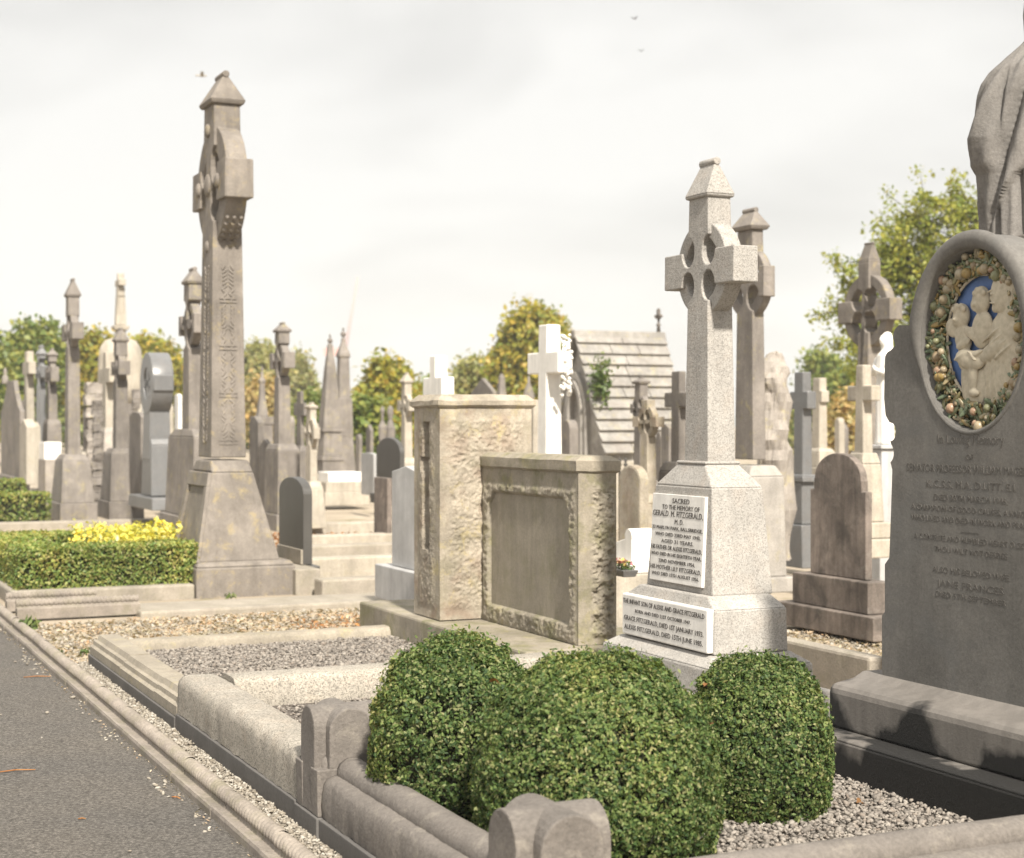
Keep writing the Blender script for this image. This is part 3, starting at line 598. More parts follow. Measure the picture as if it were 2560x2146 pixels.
# ------------------------------------------------------------------ clipped box bushes
def bush(label, u, v, rad, zt, zb, n, size, sq=.75):
    c = W(u, v); t = thing('box_bush', label, 'bush', (c.x, c.y, zb), 0, 'clipped box bushes')
    Hh = zt-zb
    def surf(th, ph, k=1.0):                          # superellipsoid dome
        z = np.clip(.5+.5*np.cos(ph), 0, 1); up = np.clip((z-.3)/.7, 0, 1)
        r = np.where(z > .3, np.clip(1-up**2.7, 0, 1)**.49, .9+.1*np.sin(np.clip(z/.3, 0, 1)*PI/2))
        return np.stack([np.cos(th)*r*rad*k, np.sin(th)*r*rad*k, Hh*(.4+(z-.4)*k)], -1)
    th = rng.uniform(0, 2*PI, n); ph = np.arccos(np.where(rng.random(n) < .3, 2*rng.uniform(.8, 1, n)**1.0-1, 2*rng.random(n)-1))
    d = rng.beta(1, 3.2, n); lump = np.array([nz(math.cos(a)*1.1, math.sin(a)*1.1, p*.9+u*3, 2.2, 3) for a, p in zip(th, ph)])
    fine = np.array([nz(math.cos(a)*1.1, math.sin(a)*1.1, p*.9+u*3, 9, 2) for a, p in zip(th, ph)])
    kp = rng.random(n) < np.clip(1.12+fine*1.5+lump*.7, .15, 1); th, ph, d, lump, fine = th[kp], ph[kp], d[kp], lump[kp], fine[kp]; n = len(th)
    P = surf(th, ph)*(1.0+.05*lump+.06*fine-d*.12)[:, None]; P[:, 2] = np.maximum(P[:, 2], rng.uniform(0, .02, n))
    Nn = unit(P-np.array([0, 0, Hh*.42])); 
    leaves('foliage', P, Nn*1.0, np.full(n, size), BOX, t, .56, .62)
    k = 400; th2, ph2 = rng.uniform(0, 2*PI, k), np.arccos(rng.uniform(0.1, 1, k)); Q = surf(th2, ph2)*rng.uniform(1.03, 1.075, (k, 1))
    leaves('shoot', Q, rng.normal(0, 1, (k, 3)), np.full(k, size*1.25), BOX, t, .4, 1)['kind'] = 'stuff'
    g = G(); prof = [(float(x), float(z)) for x, _, z in surf(np.zeros(16), np.linspace(PI-.02, .05, 16), .86)]; g.lathe(prof, n=28); g.obj('shade_core', SHADE_CORE, t)
bush('clipped box dome half hidden behind the largest bush, next to the round headed post', .37, .33, .318, .80, .13, 62000, .0158)
bush('largest clipped box dome, standing behind the round lobed corner post', 1.118, .524, .412, .815, .13, 110000, .0148)
bush('smaller clipped box dome before the dark headstone base', .745, 1.40, .282, .712, .12, 58000, .0152)
def leaf_thing(label, loc, size, seed):               # one fallen leaf, curled, five-lobed
    rr = random.Random(seed); g = G(); c = g.v(0, 0, .004); n = 14
    P = [g.v(size*.5*(.55+.45*abs(math.cos(2.5*2*PI*k/n)))*math.cos(2*PI*k/n), size*.4*(.55+.45*abs(math.cos(2.5*2*PI*k/n)))*math.sin(2*PI*k/n), size*.16*math.sin(2*2*PI*k/n)+size*.05*rr.random()) for k in range(n)]
    for k in range(n): g.f([c, P[k], P[(k+1) % n]], True)
    o = g.obj('fallen_leaf', DEAD); o.location = loc; o.rotation_euler = (rr.uniform(-.5, .5), rr.uniform(-.5, .5), rr.uniform(0, 6)); return tag(o, label, 'leaf', 'fallen leaves')
def near(x, y, z): Z = F*(H-z)/(y-HY); return Vector((wx(x, Z), Z, z))
p = near(2000, 1762, .55); leaf_thing('orange dead leaf caught on the smaller clipped bush', W(.72, 1.20, .62), .055, 1)
leaf_thing('narrow brown dead leaf low on the smaller clipped bush', W(.80, 1.16, .50), .045, 2)
leaf_thing('tan dead leaf resting on the upper side of the largest clipped bush', W(.95, .23, .73), .05, 3)
for i, (u, v) in enumerate(((.95, .13), (1.02, .16), (1.07, .12), (.99, .2), (1.12, .15), (1.05, .22))):
    leaf_thing('curled brown leaf in the small heap between bush and stone rail', W(u-.08, v+.05, .17+.012*i), .085, 10+i)
for i, (x, y) in enumerate(((2150, 2005), (2345, 2075), (2465, 2050))):
    leaf_thing(('single orange leaf on grey chippings near the smaller bush', 'tan leaf on grey chippings close to the near stone rail', 'rusty leaf on grey chippings by the black stained base')[i], near(x, y, .165), .045, 20+i)
for i, (x, y, L) in enumerate(((40, 1930, .17), (92, 1694, .16), (440, 1997, .05), (205, 2050, .03))):
    g = G(); g.tube((-L/2, 0, .004), (0, L*.06, .007), .0028, .0035, 6); g.tube((0, L*.06, .007), (L/2, 0, .004), .0035, .002, 6); o = g.obj('fallen_twig', DEAD); o.location = near(x, y, .006); o.rotation_euler = (0, 0, (.35, .2, -.6, .1)[i])
    tag(o, ('long thin brown twig lying on the asphalt path', 'thin brown twig on the asphalt close to the rope edging', 'short brown twig lying against the rope edging', 'tiny pale twig alone in the middle of the asphalt')[i], 'twig')

def tuft(label, loc, n, h, mat=None, seed=0):          # little weed: a rosette of narrow leaves
    t = thing('weed_tuft', label, 'weed', loc, 0, 'weeds in the gravel'); rr = np.random.default_rng(seed); a = rr.uniform(0, 2*PI, n); k = rr.uniform(.3, 1, n)
    P = np.stack([np.cos(a)*h*.7*k, np.sin(a)*h*.7*k, h*(.25+.5*rr.random(n))], 1); leaves('leaf', P, np.stack([np.cos(a), np.sin(a), 0*a+.8], 1), np.full(n, h*.75), mat or WEED, t, .3, .4)['kind'] = 'stuff'
    g = G(); g.tube((0, 0, 0), (0, 0, h*.5), .004, .002, 5); g.obj('stem', BARK, t)
for i, (x, y, n_, h, lab) in enumerate(((72, 1580, 40, .11, 'green weed tuft in the straw gravel near the rope edging turn'), (205, 1512, 24, .07, 'small weed at the foot of the hedge kerb'), (215, 1640, 30, .06, 'weed growing at the outer corner of the moulded kerb'), (145, 1640, 26, .05, 'low weed in pale gravel between edging and straw'), (577, 1500, 26, .07, 'weed tuft at the base of the tallest carved cross'), (468, 1900, 24, .03, 'moss cushion in the chippings beside the dark plinth'), (545, 1985, 24, .03, 'second moss cushion in the chippings nearer the kerb post'), (648, 2085, 24, .035, 'moss cushion in the chippings just before the post plinth'))):
    tuft(lab, near(x, y, .02), n_, h, HEDGE if 'moss' in lab else None, i)
# ------------------------------------------------------------------ hedges
def hedge(label, boxes, n, size, mat, loc, rot=TH, name='clipped_hedge', jit=.035, cat='hedge'):
    t = thing(name, label, cat, loc, rot); P, Nn = [], []; core = G()
    areas = [2*(b[1]-b[0]+b[3]-b[2])*(b[5]-b[4])+(b[1]-b[0])*(b[3]-b[2]) for b in boxes]; A = sum(areas)
    for (x0, x1, y0, y1, z0, z1), ar in zip(boxes, areas):
        m = int(n*ar/A); dx, dy, dz = x1-x0, y1-y0, z1-z0
        fa = np.array([dx*dy, dx*dz, dx*dz, dy*dz, dy*dz]); f = rng.choice(5, m, p=fa/fa.sum()); a, b = rng.random(m), rng.random(m); d = rng.beta(1, 2.5, m)*.08
        X = np.where(f < 3, x0+dx*a, np.where(f == 3, x0+d, x1-d)); Y = np.where(f == 0, y0+dy*b, np.where(f == 1, y0+d, np.where(f == 2, y1-d, y0+dy*a))); Zz = np.where(f == 0, z1-d, z0+dz*b)
        q = np.stack([X, Y, Zz], 1)+rng.normal(0, jit*.25, (m, 3)); q += np.array([[nz(*r_, 6, 2) for _ in (0,)][0] for r_ in q])[:, None]*np.array([[0, 0, 1], [0, -1, 0], [0, 1, 0], [-1, 0, 0], [1, 0, 0]])[f]*jit
        P.append(q); Nn.append(np.array([[0, 0, 1], [0, -1, 0], [0, 1, 0], [-1, 0, 0], [1, 0, 0]], float)[f]); i = .06
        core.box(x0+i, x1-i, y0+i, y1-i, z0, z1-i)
    core.obj('shade_core', SHADE_CORE, t); leaves('foliage', np.concatenate(P), np.concatenate(Nn), np.full(sum(map(len, P)), size), mat, t, .6, .7)
    return t
hedge('clipped box hedge forming a low square round the golden shrub', [(-.42, .0, .0, 1.62, .12, .50), (-2.25, -1.85, .0, 2.0, .12, .50), (-1.85, -.42, .0, .42, .12, .50)], 42000, .03, HEDGE, W(-8.72, -.05))
t = thing('golden_shrub', 'bright yellow leaved shrub inside the square box hedge', 'shrub', W(-9.5, 1.05))
th = rng.uniform(0, 2*PI, 2600); P = np.stack([np.cos(th)*rng.uniform(0, .42, 2600)**.8, np.sin(th)*rng.uniform(.05, .54, 2600), rng.uniform(.2, .64, 2600)], 1)
P[:, 2] *= 1-.25*(np.abs(P[:, 0])/.52)**3; P[:, 2] += np.array([nz(a, b, 0, 5, 2) for a, b, _ in P])*.07
leaves('foliage', P, np.tile((0., 0, 1), (2600, 1)), np.full(2600, .055), GOLD, t, .5, .7)
g = G()
for k in range(12): a = k*.52; g.tube((0, 0, .1), (.35*math.cos(a), .4*math.sin(a), .5), .012, .004, 6)
g.obj('stems', BARK, t)
kerb('smooth grey kerb under the clipped hedge beside the tallest cross', -11.2, -8.62, -.10, 1.50, -.05, .135, CONC)
hedge('farther clipped box hedge behind the square hedge, with a higher back row', [(-.5, 0, -3.4, 0, .05, .52), (-2.2, -1.6, -3.4, -.15, .05, .66)], 16000, .045, HEDGE, (lambda q: W(q[0], q[1]))(uz(127, 25)))
u_, v_ = uz(140, 24.6); kerb('long pale kerb in front of the farther hedge and tall crosses', u_-.1, u_+.15, v_-3.5, v_+3.0, -.02, .1, CONC)

# ------------------------------------------------------------------ crosses seen further back: sizes are read at their own distance
def place(xc, Z, w, t): u, v = uz(xc, Z); return u-w/2, v+t/2        # xc: the upright corner between front and sunlit side
def kcross(label, xc, Z, wf, wl, ytop, ya0, ya1, span, ybot, ycap=None, ring=0, rin=.68, notch=0., ped=(), mat=DARK, taper=.82, pedmat=None, name='celtic_cross', group=None, tr=.62, capov=.03, caph=None, oval=1.15, bev=.012, cat='gravestone cross'):
    w, t_ = wf/ku(xc, Z), wl/kv(xc, Z); u, v = place(xc, Z, w, t_)
    t = thing(name, label, cat, W(u, v), TH, group); z = lambda y: hz(y, Z)
    zc, ah = (z(ya0)+z(ya1))/2, z(ya0)-z(ya1); zt = z(ycap) if ycap else z(ytop); zb = z(ybot)
    ro = ring/F*Z; g = G()
    head(g, zb, zt, w*1.08, w*taper, t_*1.05, t_*.9, zc, ah, span/ku(xc, Z), notch*w, ro*rin, ro, t_*tr, oval)
    if ro and notch:
        pass
    g.obj('shaft', mat, t, bev)
    if ycap: g = G(); cap(g, zt-.001, w*taper, t_*.9, (z(ytop)-zt) if not caph else caph, capov, max(.012, w*.09), .03); g.obj('cap', mat, t, .006)
    for i, (y0, y1, f0, l0, f1, l1) in enumerate(ped):
        g = G(); k0, k1 = ku(xc, Z), kv(xc, Z); a0, b0, a1, b1 = f0/k0, l0/k1, f1/k0, l1/k1; za, zz = z(y0)-.001*i, z(y1)
        if i == 0:
            h = min(.09, (za-zz)*.2); g.fr(zz, (0, 0, a1, b1), za-h, (0, 0, a0, b0)); g.fr(za-h+.0005, (0, 0, a0, b0), za+.004, (0, 0, a0*.55+w*.45, b0*.55+t_*.45))
        else: g.fr(zz, (0, 0, a1, b1), za, (0, 0, a0, b0))
        g.obj('pedestal' if i == 0 else 'base_block', pedmat or mat, t, bev)
    return t
# the tallest carved cross
def big_cross():
    Z = 15.05; t = thing('celtic_cross', 'tallest carved ringed cross, rising beside the clipped hedge and golden shrub', 'gravestone cross', W(-9.25, 1.91))
    z = lambda y: hz(y, Z); k = F/Z
    g = G(); zb, zt, zc = z(1145), z(250), z(453)
    head(g, zb, zt, .50, .38, .335, .25, zc, .36, 1.26, .115, .34, .565, .20, 1.5)
    g.obj('shaft', CELT, t, .012)
    g = G(); cap(g, zt-.001, .38, .25, z(163)-zt, .045, .035, .035); g.obj('cap', CELT, t, .008)
    # carved interlace: raised bosses and panels on front and sunlit side
    g = G()
    for s_ in (-1, 1):
        yf = s_*.145
        for (x, zz, r) in ((0, zc, .10), (.36, zc, .065), (-.36, zc, .065), (0, zc+.52, .06), (0, zc-.58, .055)): g.ell((x, yf*.96, zz), (r, .03, r*1.1), 14, 8)
    rr = random.Random(2); n = 46; z0 = zb+.12
    for i in range(n):
        zz = z0+(zc-.75-z0)*i/n; f = (zz-zb)/(zt-zb); hx = (.50+(.38-.50)*f)/2; hy = (.335-.085*f)/2
        if i % 12 == 0:
            g.box(hx-.004, hx+.005, -hy*.55, hy*.55, zz, zz+.02); g.box(hx-.004, hx+.005, -hy*.55, hy*.55, zz+.035, zz+.05); continue
        a = rr.choice((0, 1, 2))
        for q in (-1, 1):
            yy = hy*(.28 if a else .2)*q; M = Matrix.Rotation(q*(.8, .5, -.7)[a], 3, 'X')
            g.ell((hx, yy, zz), (.0042, .013, .034), 8, 6, M); g.ell((yy*1.6, -hy, zz), (.016, .010, .036), 8, 6, Matrix.Rotation(q*.7, 3, 'Y')); 
    for q in (-1, 1):
        f = .3
    for i in range(7):
        for q in range(3): 
            a = R(-82+i*7.5); g.ell((.565*math.cos(a), -.066+.066*q, zc+.565*math.sin(a)), (.018, .022, .026), 8, 6)
    # panel frames on the arm end
    for (y0, y1, a, b2) in ((-.10, .10, zc+.12, zc+.14), (-.10, .10, zc-.14, zc-.12), (-.10, -.08, zc-.12, zc+.12), (.08, .10, zc-.12, zc+.12)): g.box(.606, .622, y0, y1, a, b2)
    for i in range(8): g.ell((.61, .035*math.cos(i*2.4), zc-.09+.025*i), (.012, .02, .016), 8, 6)
    g.obj('carved_interlace', CELT, t)['kind'] = 'stuff'
    g = G(); zt2, zb2 = z(1165), z(1402)
    g.fr(zb2, (0, .03, 1.10, .76), zt2-.06, (0, 0, .78, .40)); g.fr(zt2-.06+.0005, (0, 0, .78, .40), zt2+.05, (0, 0, .56, .36)); g.obj('pedestal', CELT, t, .018)
    g = G(); yb, yt = -.76/2+.03, -.40/2; h = zt2-.06-zb2
    def bar(x0, x1, a, b2):
        pts = []
        for f in (a, b2):
            y = yb+(yt-yb)*f; w = 1.10+(.78-1.10)*f; pts += [(w*x0, y, zb2+h*f), (w*x1, y, zb2+h*f)]
        A = [g.v(p[0], p[1]+.002, p[2]) for p in pts]; B = [g.v(p[0], p[1]-.028, p[2]) for p in pts]
        for q in ((0, 1, 3, 2),): g.f([B[i] for i in q])
        for i, j in ((0, 1), (1, 3), (3, 2), (2, 0)): g.f([A[i], A[j], B[j], B[i]])
    for b_ in ((-.498, .498, 0.003, .12), (-.498, .498, .84, .997), (-.5, -.38, .12, .84), (.38, .5, .12, .84)): bar(*b_)
    g.obj('panel_frame', CELT, t, .006)
    g = G(); g.box(-.64, .64, -.40, .53, -.05, z(1412)); g.fr(z(1412)+.0003, (0, .065, 1.28, .93), z(1400), (0, .065, 1.2, .86)); g.obj('base_block', CELT, t, .02)
    g = G(); g.box(-.80, -.2, .5, .80, -.05, .24); g.box(-.6, .74, .501, .74, -.05, .24); g.obj('side_kerb', CONC, t, .012)
big_cross()
D = kcross
D('slender grey ringed cross nearest the farther hedge, on a tapered pedestal', 170, 26, 8, 31, 694, 808, 850, 27, 1140, 741, 46, .7, .35, [(1137, 1256, 20, 68, 27, 84), (1256, 1303, 31, 92, 31, 93)])
D('smaller grey ringed cross before the cream domed monument', 290, 27, 8, 31, 818, 903, 938, 20, 1130, 854, 36, .7, .3, [(1122, 1252, 20, 66, 26, 78), (1252, 1300, 30, 86, 31, 88)], mat=DARK2)
D('heavy ringed cross partly hidden by the tallest carved cross', 472, 20, 16, 37, 665, 785, 835, 40, 1078, 708, 56, .66, .45, [(1074, 1290, 66, 62, 72, 74), (1290, 1335, 84, 92, 85, 94)], mat=DARK)
D('ringed cross on a tall plain pedestal behind the polished black headstone', 697, 24, 13, 30, 804, 881, 922, 37, 1115, 830, 42, .66, .42, [(1111, 1285, 34, 54, 36, 58), (1285, 1330, 44, 70, 45, 72)])
D('large dark ringed cross rising just behind the silver granite cross', 1882, 14, 44, 31, 515, 667, 744, 96, 1150, 572, 88, .66, .35, [(1165, 1440, 84, 86, 92, 92), (1440, 1478, 112, 128, 114, 130)], mat=DARK, pedmat=MIDST, capov=.045, taper=.86)
D('ringed cross with gabled top and round piercings, against the ragged tree', 2170, 17, 27, 34, 603, 749, 804, 132, 1140, 655, 92, .72, .62, [(1130, 1300, 60, 60, 66, 66)], mat=CELT, capov=-.004, taper=1.0, oval=1.0)
D('stone cross on stepped base in front of the pierced ringed cross', 2158, 14, 22, 24, 912, 964, 1003, 62, 1140, None, 0, mat=PALE, ped=[(1134, 1305, 42, 46, 52, 54), (1305, 1345, 70, 70, 71, 72), (1345, 1392, 92, 92, 93, 94)], name='stone_cross')
D('plain grey granite cross on a white slab beside the stained arched headstone', 2006, 17, 22, 24, 930, 979, 1023, 46, 1190, None, 0, mat=GREYPOL, ped=[(1188, 1206, 40, 40, 40, 40), (1206, 1312, 27, 32, 28, 32), (1312, 1420, 44, 50, 50, 52)], name='stone_cross', taper=1)
D('small stone cross with paired arms behind the grey granite cross', 2048, 22, 18, 20, 945, 977, 1006, 30, 1125, None, 0, mat=PALE, ped=[(1122, 1168, 40, 40, 44, 46), (1168, 1230, 50, 60, 50, 62)], name='stone_cross', taper=1)
D('bright white marble cross between the sandstone pillar and the tomb gable', 1365, 15, 21, 39, 811, 880, 934, 78, 1180, None, 0, mat=MARB, name='marble_cross', taper=1, ped=[(1180, 1400, 60, 110, 64, 116)])
D('white marble cross showing above the top of the sandstone pillar', 1086, 17, 14, 34, 889, 943, 1010, 48, 1300, None, 0, mat=MARB, name='marble_cross', taper=1, ped=[(1300, 1420, 50, 90, 50, 92)])
D('plain dark stone cross half hidden by the silver granite shaft', 1697, 16, 20, 20, 928, 981, 1018, 56, 1160, None, 0, mat=DARK2, name='stone_cross', taper=1, ped=[(1156, 1330, 44, 60, 52, 66)])
D('dark slim ringed cross in front of the tomb roof', 1600, 20, 16, 22, 942, 1010, 1033, 36, 1200, 960, 34, .66, .3, [(1196, 1345, 40, 60, 44, 66)], mat=DARK2)
D('mossy yellow ringed cross with a broad head before the tomb roof', 1618, 16, 18, 23, 1000, 1042, 1068, 60, 1240, None, 42, .62, .4, [(1236, 1410, 44, 60, 50, 66)], mat=ROUGH)
D('bright shafted stone cross in the trio near the picture edge trees', 66, 32, 6, 20, 878, 905, 936, 16, 1060, None, 0, mat=PALE, name='stone_cross', ped=[(1056, 1220, 16, 40, 20, 46)])
D('violet grey pointed cross in the middle of the far trio', 98, 33, 8, 18, 862, 915, 945, 16, 1130, 888, 26, .66, .3, [(1126, 1230, 16, 30, 18, 34)], mat=GREYPOL)
D('broad tapering grey cross on the near side of the far trio', 122, 32, 6, 22, 870, 918, 955, 15, 1100, 890, 30, .66, .3, [(1050, 1235, 12, 34, 16, 48)])
D('pale cross with a bright side on a rough stone base below the dome', 264, 30, 9, 24, 880, 920, 957, 26, 1075, None, 0, mat=PALE, name='stone_cross', ped=[(1070, 1130, 24, 44, 28, 52), (1130, 1265, 20, 40, 22, 44)], pedmat=ROCK)
D('thick dark cross with a pale top beyond the ringed cross on the tall pedestal', 752, 27, 12, 9, 978, 1008, 1040, 26, 1120, None, 0, mat=DARK2, name='stone_cross', ped=[(1116, 1280, 24, 26, 26, 30)])
D('pale yellow ringed cross standing next to the stone obelisks', 776, 23, 12, 17, 1006, 1068, 1098, 28, 1210, 1022, 40, .6, .35, [(1205, 1320, 26, 34, 34, 44)], mat=PALE)
D('pale gothic cross with a gabled top beside the sandstone pillar', 1012, 26, 10, 19, 931, 1000, 1028, 30, 1150, 958, 30, .6, .3, [(1146, 1280, 24, 34, 26, 38)], mat=PALE)
D('wheel shaped polished grey cross with a deep rounded head', 374, 24, 16, 52, 893, 938, 978, 34, 1150, None, 78, .5, .3, [(1098, 1240, 22, 50, 26, 54), (1242, 1272, 60, 84, 62, 86)], mat=GREYPOL, tr=1.02, taper=.9)

# ------------------------------------------------------------------ other stones of the middle distance
def slab_stone(label, xc, Z, wf, wl, ytop, ybot, mat, shape='flat', base=(), name='headstone', basemat=None, bev=.008, cat='gravestone', rise=None, smoothp=False):
    w, t_ = wf/ku(xc, Z), wl/kv(xc, Z); u, v = place(xc, Z, w, t_); t = thing(name, label, cat, W(u, v)); z0, z1 = hz(ybot, Z), hz(ytop, Z); h = w/2
    r = rise/F*Z if rise else h
    if shape == 'arch': pts = [(-h, z0), (h, z0)]+arc(0, z1-r, h, 0, 180, 18, r)
    elif shape == 'point': pts = [(-h, z0), (h, z0), (h, z1-r), (0, z1), (-h, z1-r)]
    elif shape == 'shoulder': pts = [(-h, z0), (h, z0), (h, z1-r*1.45), (h*.86, z1-r*1.45), (h*.86, z1-r*1.05)]+arc(0, z1-r, h*.84, 0, 180, 16, r)+[(-h*.86, z1-r*1.05), (-h*.86, z1-r*1.45), (-h, z1-r*1.45)]
    elif shape == 'ogee': pts = [(-h, z0), (h, z0), (h, z1-r), (h*.8, z1-r*.85), (h*.45, z1-r*.3), (h*.35, z1), (-h*.35, z1), (-h*.45, z1-r*.3), (-h*.8, z1-r*.85), (-h, z1-r)]
    else: pts = [(-h, z0), (h, z0), (h, z1), (-h, z1)]
    G().prism(pts, -t_/2, t_/2).obj('slab', mat, t, bev)
    for (y0, y1, f, l) in base: G().box(-f/2/ku(xc, Z), f/2/ku(xc, Z), -l/2/kv(xc, Z), l/2/kv(xc, Z), hz(y1, Z), hz(y0, Z)).obj('base_block', basemat or mat, t, bev)
    return t, w, t_
t, w, d = slab_stone('polished black headstone with a curved top beside the tallest carved cross', 758, 15.4, 64, 23, 1196, 1413, SLATE, 'arch', [(1414, 1447, 82, 44), (1448, 1512, 120, 66)], rise=40, basemat=SLATE)
G().box(-w/2+.002, w/2-.002, -d/2-.022, -d/2-.0005, hz(1412, 15.4), hz(1375, 15.4)).obj('ledge', SLATE, t, .004); t.children[2].data.materials[0] = CONC
slab_stone('pointed grey marble headstone on a marble base beside the sandstone pillar', 1050, 12.7, 74, 32, 1168, 1430, GREYMARB, 'point', [(1431, 1520, 128, 70)], rise=16)
slab_stone('stained brown headstone with a rounded top on a stepped base', 2164, 11.8, 146, 17, 1135, 1452, BROWN, 'shoulder', [(1453, 1532, 200, 60), (1533, 1592, 262, 96)], rise=66)
slab_stone('big dark stone with a rounded head behind the small white headstone', 1000, 24, 62, 12, 1095, 1240, SLATE, 'arch', [(1240, 1265, 76, 30)], rise=38)
slab_stone('small plain white headstone before the dark rounded stone', 934, 27, 32, 9, 1133, 1240, GREYMARB, 'arch', rise=5)
slab_stone('rough pale slab with a rounded head beside the sandstone tablet', 1600, 13.2, 56, 24, 1164, 1400, ROUGH, 'arch', rise=40, bev=.02)
slab_stone('grey gabled headstone with an arched panel beside the far trio', 50, 30, 52, 12, 948, 1215, DARK, 'ogee', [(1195, 1240, 60, 30)], rise=80)
slab_stone('upright pale stone with a sloping head near the far trio', 66, 28, 18, 26, 1048, 1212, PALE, 'point', rise=20)
slab_stone('square white stone block on a rough base in the far group', 110, 29, 12, 44, 1106, 1150, MARB, 'flat', [(1150, 1300, 18, 44)], basemat=ROCK, name='stone_block')
slab_stone('dark house shaped tomb showing over the sandstone pillar', 1232, 30, 56, 10, 944, 1130, DARK2, 'point', rise=36, name='tomb')
slab_stone('pale square pillar between the sandstone pillar and the white cross', 1333, 20, 10, 14, 1000, 1300, PALE, 'flat', name='stone_pillar')
slab_stone('tall dark slab hidden behind the ringed cross on the tall pedestal', 645, 26, 22, 16, 1040, 1290, DARK2, 'point', [(1290, 1330, 30, 30)], rise=16)
slab_stone('low dark slab in the shade between two ringed crosses', 672, 25, 24, 10, 1098, 1330, DARK2, 'point', rise=18)
slab_stone('leaning grey slab beyond the bright stone pillar', 1672, 19, 20, 20, 1060, 1330, DARK2, 'point', rise=10)
slab_stone('tall grey slab partly behind the heavy ringed cross', 352, 26, 30, 10, 1030, 1275, DARK2, 'arch', rise=14)
slab_stone('narrow white headstone glimpsed beside the polished wheel cross', 446, 33, 10, 9, 985, 1080, MARB, 'arch', rise=8)
slab_stone('small bright marble stone between grey slab and wheel cross', 360, 36, 6, 8, 1000, 1085, MARB, 'point', rise=8)
for lab, xc, Z, wf, wl, y0, y1, m_, sh in (
    ('low grey rounded headstone between the gabled headstone and bright shafted cross', 62, 36, 10, 22, 1000, 1200, DARK, 'arch'),
    ('narrow dark headstone behind the slender ringed cross', 215, 34, 8, 14, 1020, 1220, DARK2, 'point'),
    ('small pale headstone low beside the rubble pillar', 205, 30, 8, 12, 1130, 1270, PALE, 'arch'),
    ('dark squared stone behind the smaller ringed cross', 318, 36, 14, 14, 1010, 1200, DARK2, 'flat'),
    ('pale pointed stone behind the wheel cross shaft', 420, 38, 10, 14, 1000, 1200, PALE, 'point'),
    ('grey rounded stone half behind the heavy ringed cross pedestal', 412, 27, 12, 12, 1090, 1280, DARK, 'arch'),
    ('small grey headstone between tall pedestal and thick dark cross', 726, 34, 12, 12, 1040, 1240, DARK, 'arch'),
    ('pale squared headstone low behind the pale yellow ringed cross', 790, 34, 12, 14, 1060, 1250, PALE, 'flat'),
    ('tiny dark headstone beside the plain obelisk base', 806, 40, 8, 8, 1080, 1180, DARK2, 'arch'),
    ('tiny grey rounded stone between the obelisks and white headstone', 898, 38, 10, 8, 1086, 1190, DARK, 'arch'),
    ('dark pointed stone just behind the small white headstone', 926, 34, 12, 8, 1062, 1190, DARK2, 'point'),
    ('low brown headstone in front of the dark rounded stone', 968, 21, 34, 12, 1196, 1285, BROWN, 'flat'),
    ('grey pointed stone between dark rounded stone and gothic cross', 1020, 32, 10, 10, 1060, 1200, DARK, 'point'),
    ('grey shoulder headstone behind the marble cross base', 1424, 21, 20, 22, 1050, 1300, DARK, 'arch'),
    ('dark rounded headstone between the mossy cross and plain dark cross', 1652, 22, 14, 12, 1080, 1320, DARK2, 'arch'),
    ('small pale headstone behind the paired arm cross', 2098, 30, 12, 14, 1045, 1180, PALE, 'arch'),
    ('dark little headstone under the orange brown shrub', 2112, 34, 12, 10, 1060, 1180, DARK2, 'point'),
    ('pale grey headstone behind the stained arched headstone', 2040, 24, 18, 20, 1080, 1250, MIDST, 'arch')):
    slab_stone(lab, xc, Z, wf, wl, y0, y1+60, m_, sh, rise=(y1-y0)*.09+3)
def spire(label, x, Z, prof, mat=DARK, n=4, rot=PI/4, name='obelisk', base=(), fin=None):   # prof: (half width px, y px)
    s_ = F/Z; t = thing(name, label, 'obelisk', (wx(x, Z), Z, 0), TH); k = math.sqrt(2) if n == 4 else 1
    g = G(); g.lathe([(r/s_*k, hz(y, Z)) for r, y in prof], n=n, smooth=n > 8, rot=rot); g.obj('spire', mat, t, .01)
    if fin: 
        g = G(); z = hz(fin[0], Z); r = fin[1]/s_
        g.ell((0, 0, z), (r, r, r), 12, 8); g.lathe([(r*.5, z-r*1.8), (r*.3, z-r*.8), (r*.3, z+r*1.6), (r*.5, z+r*1.8), (.01, z+r*2.3)], n=8); g.obj('finial', mat, t)
    for (y0, y1, hw0, hw1) in base: G().fr(hz(y1, Z), (0, 0, 2*hw1/s_, 2*hw1/s_), hz(y0, Z), (0, 0, 2*hw0/s_, 2*hw0/s_)).obj('base_block', mat, t, .012)
    return t
spire('plain stone obelisk with a ball finial on a moulded base', 825, 32, [(24, 1072), (12, 920), (7, 880), (6, 862), (2, 858)], fin=(852, 7), base=[(1072, 1080, 27, 27), (1080, 1140, 22, 26), (1140, 1152, 29, 30), (1152, 1185, 27, 28)])
t = spire('stone obelisk with flared collar and a white figure in its niche', 858, 34, [(15, 1000), (12, 896), (15, 892), (14, 884), (5, 858), (4, 846)], fin=(836, 7), base=[(996, 1092, 18, 20), (1092, 1182, 20, 25), (1182, 1200, 30, 30)])
s_ = 34/F; g = G(); g.lathe([(9*s_, hz(1096, 34)), (8*s_, hz(1070, 34)), (9*s_, hz(1050, 34)), (4*s_, hz(1038, 34)), (5*s_, hz(1032, 34)), (.01, hz(1025, 34))], 0, -.24, 12); g.obj('niche_figure', MARB, t)
spire('slim stone pinnacle with a small cross top in front of autumn trees', 655, 30, [(13, 1042), (7, 990), (6, 960), (8, 952), (4, 945), (3, 930)], fin=(924, 4), base=[(1042, 1062, 24, 24), (1062, 1330, 22, 24)])
spire('short blunt obelisk showing over the sandstone pillar', 1254, 40, [(10, 1000), (6, 942), (1, 934)])
